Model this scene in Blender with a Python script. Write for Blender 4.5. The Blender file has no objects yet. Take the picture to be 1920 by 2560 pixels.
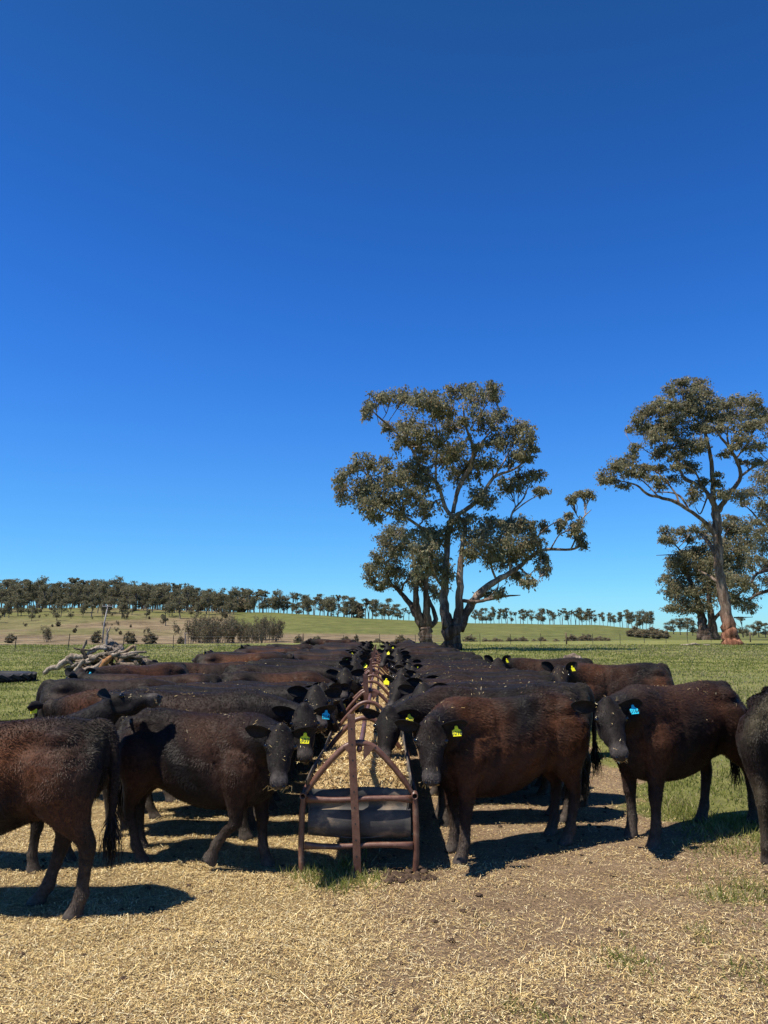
import bpy, math, random
import numpy as np
from mathutils import Vector, Matrix, kdtree

# ------------------------------------------------------------------ camera, sky, sun, exposure
SC = bpy.context.scene
COL = SC.collection
R = math.radians
F = 1900.0                       # focal length in pixels of the 1920 x 2560 photograph
CAMH = 1.65
PITCH = R(8.74)
cam_d = bpy.data.cameras.new("camera"); cam = bpy.data.objects.new("camera", cam_d); COL.objects.link(cam)
cam.location = (0, 0, CAMH); cam.rotation_euler = (math.pi/2 + PITCH, 0, 0)
cam_d.sensor_fit = 'VERTICAL'; cam_d.sensor_height = 36.0; cam_d.lens = 36.0*F/2560.0
cam_d.clip_start = 0.05; cam_d.clip_end = 9000
SC.camera = cam
SUNV = Vector((-0.455, -0.215, 1.0)).normalized()     # towards the sun
W = bpy.data.worlds.new("World"); SC.world = W; W.use_nodes = True
wn = W.node_tree.nodes; wl = W.node_tree.links
bg = wn['Background']; sky = wn.new('ShaderNodeTexSky'); sky.sky_type = 'NISHITA'; sky.sun_disc = False
sky.sun_elevation = math.asin(SUNV.z); sky.sun_rotation = math.atan2(SUNV.x, SUNV.y) % (2*math.pi)
sky.altitude = 900; sky.air_density = 1.0; sky.dust_density = 0.1; sky.ozone_density = 3.2
hs = wn.new('ShaderNodeHueSaturation'); hs.inputs['Saturation'].default_value = 1.22
def vmul(a, k):
    m = wn.new('ShaderNodeVectorMath'); m.operation = 'SCALE'; wl.new(a, m.inputs[0]); m.inputs['Scale'].default_value = k; return m.outputs[0]
tc = wn.new('ShaderNodeTexCoord'); sx_ = wn.new('ShaderNodeSeparateXYZ'); wl.new(tc.outputs['Generated'], sx_.inputs[0])
rp = wn.new('ShaderNodeValToRGB'); rp.color_ramp.interpolation = 'B_SPLINE'
for i_, (p_, c_) in enumerate(((0.0, (.40, .80, 1.25)), (.0845, (.43, .87, 1.20)), (.183, (.54, .98, 1.37)), (.325, (.45, .93, 1.50)), (.491, (.36, .79, 1.32)), (.647, (.36, .69, .98)), (0.8, (.33, .60, .80)), (1.0, (.24, .40, .50)))):
    e_ = rp.color_ramp.elements[i_] if i_ < 2 else rp.color_ramp.elements.new(p_)
    e_.position = p_; e_.color = (c_[0]/1.6, c_[1]/1.6, c_[2]/1.6, 1)
wl.new(sx_.outputs[2], rp.inputs[0])
mu = wn.new('ShaderNodeVectorMath'); mu.operation = 'MULTIPLY'
wl.new(sky.outputs[0], hs.inputs['Color']); wl.new(hs.outputs[0], mu.inputs[0]); wl.new(vmul(rp.outputs[0], 1.6*0.885), mu.inputs[1]); wl.new(mu.outputs[0], bg.inputs['Color'])
bg.inputs['Strength'].default_value = 0.10
sd = bpy.data.lights.new("sun", 'SUN'); sun = bpy.data.objects.new("sun", sd); COL.objects.link(sun)
sd.energy = 4.9; sd.angle = R(0.5); sd.color = (1.0, 0.94, 0.84)
sun.rotation_euler = (-SUNV).to_track_quat('-Z', 'Y').to_euler(); sun.location = (-20, -10, 40)
SC.view_settings.view_transform = 'Standard'; SC.view_settings.look = 'None'
SC.view_settings.exposure = 0.48; SC.view_settings.gamma = 1.0
SC.render.engine = 'CYCLES'
SC.cycles.max_bounces = 6; SC.cycles.diffuse_bounces = 3; SC.cycles.transparent_max_bounces = 8

rng = np.random.default_rng(7)
random.seed(7)

# ------------------------------------------------------------------ helpers
def ray(px, py):
    dx = (px-960)/F; dy = (1280-py)/F
    c, s = math.cos(PITCH), math.sin(PITCH)
    return np.array([dx, c - dy*s, s + dy*c])
def P(px, py, D):
    r = ray(px, py); t = D/r[1]
    return np.array([r[0]*t, D, CAMH + r[2]*t])
def G(px, py):
    r = ray(px, py); t = -CAMH/r[2]
    return np.array([r[0]*t, r[1]*t, 0.0])

def hash2(ix, iy, seed):
    v = np.sin(ix*127.1 + iy*311.7 + seed*74.7)*43758.5453
    return v - np.floor(v)
def vnoise(x, y, seed=0):
    x = np.asarray(x, float); y = np.asarray(y, float)
    ix = np.floor(x); iy = np.floor(y); fx = x-ix; fy = y-iy
    fx = fx*fx*(3-2*fx); fy = fy*fy*(3-2*fy)
    a = hash2(ix, iy, seed); b = hash2(ix+1, iy, seed); c = hash2(ix, iy+1, seed); d = hash2(ix+1, iy+1, seed)
    return (a*(1-fx)+b*fx)*(1-fy) + (c*(1-fx)+d*fx)*fy
def fbm(x, y, seed=0, o=4):
    r = 0; a = 0.5
    for k in range(o):
        r = r + a*vnoise(x*2**k, y*2**k, seed+k*3.1); a *= 0.5
    return r
def sstep(a, b, x):
    t = np.clip((np.asarray(x, float)-a)/(b-a), 0, 1)
    return t*t*(3-2*t)

class MB:
    def __init__(s): s.V = []; s.n = 0; s.F = []; s.C = []
    def add(s, V, Fs, mat=0, col=(1, 1, 1)):
        V = np.asarray(V, float).reshape(-1, 3)
        if not isinstance(Fs, list): Fs = [Fs]
        for f in Fs:
            f = np.asarray(f, int)
            if len(f): s.F.append((f + s.n, mat))
        s.V.append(V); c = np.asarray(col, float)
        s.C.append(np.broadcast_to(c, (len(V), 3)) if c.ndim == 1 else c)
        s.n += len(V); return s
    def arrays(s): return np.concatenate(s.V), np.concatenate(s.C)
    def mesh(s, name, mats, smooth=True):
        me = bpy.data.meshes.new(name); V, C = s.arrays()
        idx = []; start = []; mi = []; k0 = 0
        for f, m in s.F:
            k = f.shape[1]; idx.append(f.ravel()); start.append(k0 + np.arange(len(f))*k)
            mi.append(np.full(len(f), m)); k0 += f.size
        idx = np.concatenate(idx); start = np.concatenate(start); mi = np.concatenate(mi)
        me.vertices.add(len(V)); me.vertices.foreach_set('co', V.ravel())
        me.loops.add(len(idx)); me.loops.foreach_set('vertex_index', idx)
        me.polygons.add(len(start)); me.polygons.foreach_set('loop_start', start)
        me.polygons.foreach_set('material_index', mi)
        me.polygons.foreach_set('use_smooth', np.full(len(start), bool(smooth)))
        a = me.color_attributes.new('col', 'FLOAT_COLOR', 'POINT')
        a.data.foreach_set('color', np.concatenate([C, np.ones((len(C), 1))], 1).ravel())
        for m in (mats if isinstance(mats, (list, tuple)) else [mats]): me.materials.append(m)
        me.update(calc_edges=True); me.validate()
        return me
    def build(s, name, mats, parent=None, smooth=True):
        return link(name, s.mesh(name, mats, smooth), parent)

def link(name, data, parent=None):
    o = bpy.data.objects.new(name, data); COL.objects.link(o)
    if parent is not None: o.parent = parent
    return o
def tag(o, label=None, cat=None, group=None, kind=None):
    if label: o['label'] = label
    if cat: o['category'] = cat
    if group: o['group'] = group
    if kind: o['kind'] = kind
    return o
def empty(name, loc=(0, 0, 0), rz=0, s=1.0):
    o = bpy.data.objects.new(name, None); COL.objects.link(o); o.empty_display_size = 0.2
    o.location = loc; o.rotation_euler = (0, 0, rz); o.scale = (s, s, s); return o

def ringmesh(Rg, cap=True):
    S, K, _ = Rg.shape; V = Rg.reshape(-1, 3)
    i = np.arange(S-1)[:, None]*K; j = np.arange(K)[None]; j2 = (j+1) % K
    Q = np.stack([i+j, i+j2, i+K+j2, i+K+j], -1).reshape(-1, 4)
    if not cap: return V, [Q]
    V = np.concatenate([V, Rg[0].mean(0)[None], Rg[-1].mean(0)[None]])
    j = np.arange(K); a = S*K
    T = np.concatenate([np.stack([np.full(K, a), (j+1) % K, j], 1),
                        np.stack([np.full(K, a+1), (S-1)*K+j, (S-1)*K+(j+1) % K], 1)])
    return V, [Q, T]
def frames(pts):
    pts = np.asarray(pts, float); T = np.gradient(pts, axis=0)
    T /= np.linalg.norm(T, axis=1)[:, None] + 1e-9
    u = np.array([0, 0, 1.0]) if abs(T[0][2]) < 0.8 else np.array([1.0, 0, 0])
    A = []; B = []
    for t in T:
        u = u - t*np.dot(u, t); u /= np.linalg.norm(u) + 1e-9
        A.append(u); B.append(np.cross(t, u))
    return T, np.array(A), np.array(B)
def tube(pts, rad, K=8, cap=True, rough=0, seed=0):
    pts = np.asarray(pts, float); rad = np.broadcast_to(np.asarray(rad, float), (len(pts),))
    T, A, B = frames(pts); th = np.arange(K)*2*math.pi/K
    rr = rad[:, None]*np.ones((1, K))
    if rough: rr = rr*(1 + rough*(np.random.default_rng(seed).random((len(pts), K))-0.5)*2)
    Rg = pts[:, None] + rr[..., None]*(np.cos(th)[None, :, None]*A[:, None] + np.sin(th)[None, :, None]*B[:, None])
    return ringmesh(Rg, cap)
def smooth_poly(pts, n=4):
    """Catmull-Rom resampling of rows (any number of columns)."""
    p = np.asarray(pts, float); out = []
    q = np.concatenate([[2*p[0]-p[1]], p, [2*p[-1]-p[-2]]])
    for i in range(1, len(q)-2):
        for t in np.arange(n)/n:
            a, b, c, d = q[i-1], q[i], q[i+1], q[i+2]
            out.append(0.5*((2*b)+(c-a)*t+(2*a-5*b+4*c-d)*t*t+(3*b-a-3*c+d)*t**3))
    out.append(p[-1]); return np.array(out)
def shellmesh(Rg):
    """sheet with thickness: each ring runs out along one face and back along the other; ends closed by quads across the thickness"""
    V, Fq = ringmesh(Rg, False); S, K, _ = Rg.shape; i = np.arange(K//2-1); q = np.stack([i, i+1, K-2-i, K-1-i], 1)
    return V, [Fq[0], q, q[:, ::-1]+(S-1)*K]
def box(lo, hi, bev=0):
    lo = np.array(lo, float); hi = np.array(hi, float)
    V = np.array([[x, y, z] for z in (0, 1) for y in (0, 1) for x in (0, 1)], float)*(hi-lo)+lo
    return V, [np.array([[0, 2, 3, 1], [4, 5, 7, 6], [0, 1, 5, 4], [2, 6, 7, 3], [0, 4, 6, 2], [1, 3, 7, 5]])]
def blades(base, tip, w, wdir, mid=0.5):
    """narrow two-quad-free leaf blades: kite of 4 points"""
    m = base + (tip-base)*mid
    V = np.stack([base, m + wdir*w[:, None], tip, m - wdir*w[:, None]], 1).reshape(-1, 3)
    n = len(base); return V, np.arange(n*4).reshape(-1, 4)
def unit(v): return v/(np.linalg.norm(v, axis=-1, keepdims=True)+1e-9)
def rvec(n, g=rng): return unit(g.normal(size=(n, 3)))

# ------------------------------------------------------------------ materials
class NT:
    def __init__(s, name):
        s.m = bpy.data.materials.new(name); s.m.use_nodes = True
        s.t = s.m.node_tree; s.b = s.t.nodes['Principled BSDF']; s.out = s.t.nodes['Material Output']
    def n(s, kind, **kw):
        x = s.t.nodes.new(kind)
        for k, v in kw.items():
            if k in x.inputs.keys(): s.set(x.inputs[k], v)
            else: setattr(x, k, v)
        return x
    def set(s, inp, v):
        if hasattr(v, 'is_output') or isinstance(v, bpy.types.NodeSocket): s.t.links.new(v, inp)
        else: inp.default_value = v
    def noise(s, scale, detail=4, rough=0.55, vec=None, stretch=None):
        co = s.n('ShaderNodeTexCoord').outputs['Object'] if vec is None else vec
        if stretch is not None:
            mp = s.n('ShaderNodeMapping'); s.t.links.new(co, mp.inputs[0]); mp.inputs['Scale'].default_value = stretch; co = mp.outputs[0]
        x = s.n('ShaderNodeTexNoise'); s.t.links.new(co, x.inputs['Vector'])
        x.inputs['Scale'].default_value = scale; x.inputs['Detail'].default_value = detail; x.inputs['Roughness'].default_value = rough
        return x.outputs['Fac']
    def ramp(s, fac, stops):
        x = s.n('ShaderNodeValToRGB'); s.t.links.new(fac, x.inputs[0]); e = x.color_ramp.elements
        while len(e) < len(stops): e.new(0.5)
        for q, (p, c) in zip(e, stops): q.position = p; q.color = (*c, 1) if len(c) == 3 else c
        return x.outputs[0]
    def mix(s, fac, a, b, mode='MIX'):
        x = s.n('ShaderNodeMix', data_type='RGBA', blend_type=mode)
        s.set(x.inputs[0], fac)
        for i, v in ((6, a), (7, b)): s.set(x.inputs[i], (*v, 1) if isinstance(v, tuple) and len(v) == 3 else v)
        return x.outputs[2]
    def math(s, op, a, b=0.0, clamp=False):
        x = s.n('ShaderNodeMath', operation=op, use_clamp=clamp); s.set(x.inputs[0], a); s.set(x.inputs[1], b); return x.outputs[0]
    def attr(s, name='col'): return s.n('ShaderNodeAttribute', attribute_name=name).outputs['Color']
    def bump(s, h, strength=0.5, dist=0.01):
        x = s.n('ShaderNodeBump'); s.t.links.new(h, x.inputs['Height']); x.inputs['Strength'].default_value = strength
        x.inputs['Distance'].default_value = dist; s.t.links.new(x.outputs[0], s.b.inputs['Normal']); return x
    def base(s, c, rough=0.7, spec=0.3, metal=0.0):
        s.set(s.b.inputs['Base Color'], (*c, 1) if isinstance(c, tuple) and len(c) == 3 else c)
        s.set(s.b.inputs['Roughness'], rough); s.b.inputs['Specular IOR Level'].default_value = spec
        s.b.inputs['Metallic'].default_value = metal; return s.m

def vary(nt, base, scale, lo=0.6, hi=1.4, stretch=None):
    f = nt.noise(scale, 5, 0.6, stretch=stretch)
    g = nt.ramp(f, [(0.3, (lo,)*3), (0.7, (hi,)*3)])
    return nt.mix(1.0, base, g, 'MULTIPLY'), f

def m_coat():
    t = NT('cattle_coat'); c, f = vary(t, t.attr(), 60, 0.55, 1.5, (0.5, 1, 0.6))
    c2, g = vary(t, c, 9, 0.7, 1.25)
    h = t.math('ADD', t.noise(55, 3, 0.6, stretch=(0.6, 1, 0.8)), t.math('MULTIPLY', t.noise(16, 3, 0.5), 1.2))
    t.bump(h, 0.22, 0.008); m = t.base(c2, 0.62, 0.13)
    t.b.inputs['Sheen Weight'].default_value = 0.04; t.b.inputs['Sheen Roughness'].default_value = 0.4
    return m
def m_attr(name, rough=0.7, spec=0.2, trans=0.0, vs=0):
    t = NT(name); c = t.attr()
    if vs: c, _ = vary(t, c, vs, 0.75, 1.25)
    m = t.base(c, rough, spec)
    if trans:
        tr = t.n('ShaderNodeBsdfTranslucent'); t.set(tr.inputs[0], c)
        mx = t.n('ShaderNodeMixShader'); mx.inputs[0].default_value = trans
        t.t.links.new(t.b.outputs[0], mx.inputs[1]); t.t.links.new(tr.outputs[0], mx.inputs[2]); t.t.links.new(mx.outputs[0], t.out.inputs[0])
    return m
def m_plain(name, c, rough=0.5, spec=0.4, vs=0, lo=0.7, hi=1.3, bump=0):
    t = NT(name); cc = (*c, 1)
    if vs:
        rgb = t.n('ShaderNodeRGB'); rgb.outputs[0].default_value = cc
        cc, f = vary(t, rgb.outputs[0], vs, lo, hi)
        if bump: t.bump(f, 0.6, bump)
    return t.base(cc, rough, spec)
def m_rust():
    t = NT('rusty_pipe'); f = t.noise(14, 6, 0.65); g = t.noise(90, 4, 0.6)
    c = t.ramp(f, [(0.25, (0.060, 0.027, 0.018)), (0.45, (0.125, 0.054, 0.035)), (0.6, (0.165, 0.082, 0.054)), (0.75, (0.26, 0.17, 0.115))])
    c = t.mix(t.ramp(g, [(0.55, (0, 0, 0)), (0.72, (1, 1, 1))]), c, (0.10, 0.036, 0.018))
    t.bump(g, 0.35, 0.003); return t.base(c, 0.42, 0.5)
def m_rubber():
    t = NT('black_rubber'); f = t.noise(3.2, 7, 0.68, stretch=(1, 1, 1.6)); g = t.noise(60, 4, 0.7, stretch=(0.35, 1, 1))
    c = t.ramp(f, [(0.36, (0.040, 0.038, 0.037)), (0.52, (0.075, 0.067, 0.060)), (0.62, (0.21, 0.155, 0.105))])
    c = t.mix(t.ramp(g, [(0.66, (0, 0, 0)), (0.74, (0.8, 0.8, 0.8))]), c, (0.2, 0.18, 0.15))
    t.bump(g, 0.3, 0.003); return t.base(c, 0.68, 0.3)
def m_bark(name, a, b, c):
    t = NT(name); f = t.noise(1.2, 8, 0.65, stretch=(2.2, 2.2, 0.35)); g = t.noise(6, 5, 0.6, stretch=(3, 3, 0.3))
    k = t.ramp(f, [(0.3, a), (0.48, b), (0.62, c)]); k = t.mix(1.0, k, t.ramp(g, [(0.3, (0.45,)*3), (0.6, (1.15,)*3)]), 'MULTIPLY')
    k = t.mix(1.0, k, t.attr(), 'MULTIPLY')
    t.bump(g, 0.9, 0.08); return t.base(k, 0.85, 0.1)
def m_ground():
    t = NT('ground_soil'); pos = t.n('ShaderNodeNewGeometry').outputs['Position']
    z = t.n('ShaderNodeSeparateColor'); t.t.links.new(t.attr(), z.inputs[0])
    dirt, straw, hill = z.outputs[0], z.outputs[1], z.outputs[2]
    # grass with patches of pale stems and clover green
    n1 = t.noise(0.35, 8, 0.7, pos); n2 = t.noise(0.045, 5, 0.6, pos); n3 = t.noise(7, 4, 0.7, pos); nx = t.noise(0.9, 6, 0.75, pos, (0.35, 1, 1))
    gr = t.ramp(n1, [(0.30, (0.115, 0.128, 0.03)), (0.47, (0.205, 0.212, 0.058)), (0.62, (0.285, 0.27, 0.092)), (0.78, (0.36, 0.315, 0.15))])
    gr = t.mix(t.ramp(n2, [(0.38, (0, 0, 0)), (0.62, (0.75,)*3)]), gr, t.ramp(nx, [(0.35, (0.155, 0.175, 0.05)), (0.65, (0.235, 0.225, 0.09))]))
    gr = t.mix(1.0, gr, t.ramp(n3, [(0.3, (0.65,)*3), (0.7, (1.3,)*3)]), 'MULTIPLY')
    hb = t.ramp(t.noise(0.05, 9, 0.78, pos), [(0.36, (0.105, 0.08, 0.045)), (0.47, (0.19, 0.14, 0.08)), (0.56, (0.235, 0.175, 0.105)), (0.66, (0.17, 0.155, 0.072))])
    hg = t.ramp(t.noise(0.06, 9, 0.78, pos), [(0.33, (0.095, 0.105, 0.03)), (0.55, (0.135, 0.14, 0.042)), (0.72, (0.17, 0.15, 0.06))])
    hc = t.mix(t.math('MULTIPLY', t.math('SUBTRACT', hill, 0.5), 2.0, True), hg, hb)
    hc = t.mix(1.0, hc, t.ramp(t.noise(0.22, 8, 0.75, pos), [(0.36, (.62,)*3), (0.6, (1.22,)*3)]), 'MULTIPLY'); gr = t.mix(t.math('MULTIPLY', hill, 4.0, True), gr, hc)
    d1 = t.noise(2.2, 9, 0.7, pos); d2 = t.noise(38, 5, 0.7, pos)
    dc = t.ramp(d1, [(0.3, (0.225, 0.145, 0.085)), (0.5, (0.335, 0.225, 0.138)), (0.7, (0.42, 0.30, 0.19))])
    dc = t.mix(1.0, dc, t.ramp(d2, [(0.28, (0.5,)*3), (0.65, (1.2,)*3)]), 'MULTIPLY')
    dk = t.noise(1.1, 6, 0.75, pos); dc = t.mix(t.ramp(dk, [(0.56, (0, 0, 0)), (0.68, (.75,)*3)]), dc, (0.13, 0.085, 0.052))
    s1 = t.noise(26, 6, 0.75, pos, (1, 2.5, 1)); s2 = t.noise(34, 6, 0.75, pos, (2.6, 1, 1))
    sc = t.ramp(t.math('MULTIPLY', t.math('ADD', s1, s2), 0.5), [(0.36, (0.17, 0.105, 0.05)), (0.48, (0.36, 0.25, 0.115)), (0.6, (0.52, 0.39, 0.19))])
    ms = t.math('ADD', straw, t.math('MULTIPLY', t.math('SUBTRACT', t.noise(3.0, 7, 0.7, pos), 0.5), 0.9))
    dc = t.mix(t.math('MULTIPLY', t.math('SUBTRACT', ms, 0.30), 2.2, True), dc, sc)
    chf = t.noise(150, 3, 0.6, pos, (1, 1.8, 1)); dc = t.mix(t.ramp(chf, [(0.54, (0, 0, 0)), (0.62, (.8,)*3)]), dc, (0.50, 0.37, 0.20))
    md = t.math('ADD', dirt, t.math('MULTIPLY', t.math('SUBTRACT', t.noise(1.6, 7, 0.7, pos), 0.5), 1.0))
    c = t.mix(t.math('MULTIPLY', t.math('SUBTRACT', md, 0.40), 4.0, True), gr, dc)
    t.bump(t.math('ADD', t.math('ADD', d2, s1), t.math('MULTIPLY', n3, 2.5)), 0.9, 0.04)
    return t.base(c, 0.9, 0.08)

M = {}
M['coat'] = m_coat()
M['hair'] = m_attr('coat_hair', 0.52, 0.15)
M['eye'] = m_plain('eye_black', (0.004, 0.003, 0.003), 0.08, 0.6)
M['straw'] = m_attr('straw', 0.65, 0.25)
M['grass'] = m_attr('grass_blade', 0.6, 0.2, 0.45)
M['leaf'] = m_attr('eucalypt_leaf', 0.55, 0.22, 0.46)
M['rust'] = m_rust(); M['rubber'] = m_rubber()
M['bark_grey'] = m_bark('gum_bark_grey', (0.075, 0.056, 0.045), (0.22, 0.17, 0.135), (0.48, 0.40, 0.33))
M['bark_far'] = m_bark('gum_bark_far', (0.08, 0.065, 0.055), (0.15, 0.125, 0.105), (0.27, 0.235, 0.2))
M['deadwood'] = m_bark('weathered_deadwood', (0.085, 0.066, 0.054), (0.20, 0.165, 0.135), (0.36, 0.31, 0.26))
M['steel'] = m_plain('fence_steel', (0.05, 0.045, 0.04), 0.6, 0.3, 8)
M['wire'] = m_plain('fence_wire', (0.22, 0.22, 0.22), 0.5, 0.5)
M['postwood'] = m_plain('post_wood', (0.17, 0.12, 0.08), 0.85, 0.1, 6, 0.6, 1.4, 0.02)
M['polewood'] = m_plain('pole_wood', (0.36, 0.33, 0.30), 0.8, 0.15, 3)
M['yellow'] = m_plain('yellow_plastic', (0.88, 0.80, 0.015), 0.4, 0.4)
M['blue'] = m_plain('blue_plastic', (0.03, 0.52, 0.70), 0.4, 0.4)
M['ink'] = m_plain('tag_ink', (0.02, 0.03, 0.035), 0.5, 0.3)
M['tyre'] = m_plain('tyre_rubber', (0.022, 0.022, 0.024), 0.7, 0.3, 6, 0.7, 1.5, 0.01)
M['clod'] = m_plain('soil_clod', (0.075, 0.05, 0.035), 0.95, 0.05, 30, 0.5, 1.5, 0.01)
M['ground'] = m_ground()

# ------------------------------------------------------------------ terrain
RIDGE_D = 430.0
RPX = np.array([-900, -200, 0, 300, 480, 700, 900, 1180, 1480, 1600, 1700, 1920, 2600])
RPY = np.array([1526, 1520, 1522, 1523, 1528, 1536, 1546, 1557, 1563, 1574, 1588, 1593, 1595])
def height(x, y):
    x = np.asarray(x, float); y = np.asarray(y, float)
    px = 960 + F*x/np.maximum(y, 20.0)
    zr = CAMH + (1572 - np.interp(px, RPX, RPY))/F*RIDGE_D
    yc = 92 + 0.42*np.clip(x, -60, 120)
    base = -1.7*sstep(0, 45, y-yc) - 0.0012*np.maximum(y-yc-45, 0)
    up = sstep(150, 430, y)**0.9
    z = base*(1-up) + zr*up
    z = z - np.maximum(y-440, 0)*0.035*np.exp(-np.maximum(y-440, 0)/900)
    z = z + (fbm(x*0.02, y*0.02, 3)-0.47)*2.2*sstep(150, 260, y)
    far = 0.16*(fbm(x*0.25, y*0.25, 5)-0.47)*sstep(9, 25, y)*(1-sstep(100, 160, y))
    near = 0.055*(fbm(x*2.6, y*2.6, 9, 5)-0.47)*(1-sstep(14, 26, y))
    return z + far + near
def trampled(x, y):
    """1 on bare trodden ground round the feeder, 0 on grass"""
    x = np.asarray(x, float); y = np.asarray(y, float); cx = x + 0.2
    wl_ = 2.9 + 7*(1-sstep(5.0, 8.2, y)); wr = 2.95 - 0.5*sstep(7, 9, y)*0
    e = np.where(cx < 0, wl_ + cx, wr - cx)
    e = np.minimum(e, 34 - y) + (fbm(x*1.1, y*1.1, 21)-0.47)*1.6
    return sstep(-0.45, 0.55, e)
def strawy(x, y):
    x = np.asarray(x, float); y = np.asarray(y, float)
    left = sstep(0.75, -0.9, x + 0.15*(y-4.5))*(.72+.28*sstep(3.2, 4.4, y))
    near = sstep(4.9, 3.4, y)*0.30*sstep(2.6, 0.6, x)
    s = np.maximum(0.95*left, near + 0.16)
    return np.clip(s*(0.8+0.4*fbm(x*0.9, y*0.9, 31)), 0, 1)*trampled(x, y)

def make_ground():
    ys = np.concatenate([np.linspace(-9, 2, 24), np.linspace(2.1, 14, 110), 14*np.exp(np.linspace(0.01, math.log(2600/14.0), 210))])
    us = np.linspace(-1, 1, 231); us = np.sign(us)*(0.75*np.abs(us)+0.25*np.abs(us)**2.2)
    X = us[None]*(np.maximum(ys, 0)[:, None]*1.25 + 11); Y = np.repeat(ys[:, None], len(us), 1)
    Z = height(X, Y); V = np.stack([X, Y, Z], -1).reshape(-1, 3)
    n, k = X.shape; i = np.arange(n-1)[:, None]*k; j = np.arange(k-1)[None]
    Q = np.stack([i+j, i+j+1, i+k+j+1, i+k+j], -1).reshape(-1, 4)
    tr = trampled(X, Y); st = strawy(X, Y)
    px = 960 + F*X/np.maximum(Y, 20); zz = Y
    yc = 92 + 0.42*np.clip(X, -60, 120)
    hm = sstep(4, 14, Y-yc)*0.5                                      # pasture beyond the crest: greenish
    pyv = 1572 - (Z-CAMH)/np.maximum(Y, 20)*F
    brown = np.where(px < 590, .72+.28*sstep(330, 285, Y + 120*(fbm(X*.02, Y*.02, 8)-.5)) - .6*sstep(.56, .66, fbm(X*.012+4, Y*.012, 18)), sstep(232, 215, Y+14*(fbm(X*.02, Y*.02, 8)-.5)))
    brown = brown*sstep(1180, 1000, px)
    hm = hm + 0.5*brown*(hm > 0.2)
    C = np.stack([tr, st, np.clip(hm, 0, 1)], -1).reshape(-1, 3)
    o = MB().add(V, Q, 0, C).build('ground', M['ground'])
    tag(o, 'trodden straw covered soil running into green pasture and low hill', 'ground', kind='structure')
make_ground()

# ------------------------------------------------------------------ straw litter, grass, clods
STRAW_COLS = np.array([(0.70, 0.52, 0.22), (0.78, 0.61, 0.31), (0.58, 0.41, 0.16), (0.38, 0.25, 0.10), (0.76, 0.64, 0.38), (0.20, 0.13, 0.065), (0.28, 0.18, 0.09)])
def straw_pieces(p, nrm, L, wid, tilt=0.25, g=rng):
    """p: points, nrm: surface normals; flat stalks lying on the surface"""
    n = len(p); d = rvec(n, g); d = unit(d - nrm*np.sum(d*nrm, 1)[:, None]*(1-tilt))
    w = unit(np.cross(d, nrm)); l = (g.random(n)**2.2*1.1+0.28)*L; wd = (g.random(n)*0.6+0.6)*wid
    h = l[:, None]*0.5
    V = np.stack([p-d*h-w*wd[:, None], p+d*h-w*wd[:, None], p+d*h+w*wd[:, None], p-d*h+w*wd[:, None]], 1).reshape(-1, 3)
    C = STRAW_COLS[g.integers(0, len(STRAW_COLS), n)]*(0.75+0.5*g.random((n, 1)))
    return V, np.arange(n*4).reshape(-1, 4), np.repeat(C, 4, 0)
def make_litter():
    n = 900000
    y = 2.6 + 10.5*rng.random(n)**1.5; x = (rng.random(n)*2-1)*(0.62*y+0.6)
    keep = rng.random(n) < np.clip(strawy(x, y)*1.0 + 0.10*trampled(x, y), 0, 1)*(.3+1.2*sstep(.3, .62, fbm(x*2.2, y*3.2, 77, 5)))
    x, y = x[keep], y[keep]; n = len(x)
    p = np.stack([x, y, height(x, y)+0.004+0.012*rng.random(n)], 1); nr = unit(np.stack([rng.normal(0, .18, n), rng.normal(0, .18, n), np.ones(n)], 1))
    V, Q, C = straw_pieces(p, nr, 0.038, 0.0012)
    mb = MB().add(V, Q, 0, C)
    for n, L, wd, pw in ((260000, .012, .0020, 1.3), (4200, .13, .0016, 1.0)):
        y = 2.6 + 9.5*rng.random(n)**1.5; x = (rng.random(n)*2-1)*(0.62*y+0.6)
        k_ = rng.random(n) < np.clip(strawy(x, y)+.30*trampled(x, y), 0, 1)**pw; x, y = x[k_], y[k_]; m_ = len(x)
        p = np.stack([x, y, height(x, y)+.004+.014*rng.random(m_)], 1); nr = unit(np.stack([rng.normal(0, .12, m_), rng.normal(0, .12, m_), np.ones(m_)], 1)); mb.add(*[(a, b, 0, c) for a, b, c in [straw_pieces(p, nr, L, wd)]][0])
    tag(mb.build('straw_litter', M['straw'], smooth=False), 'loose yellow straw stalks strewn over the bare ground', 'straw', kind='stuff')
make_litter()

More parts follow.
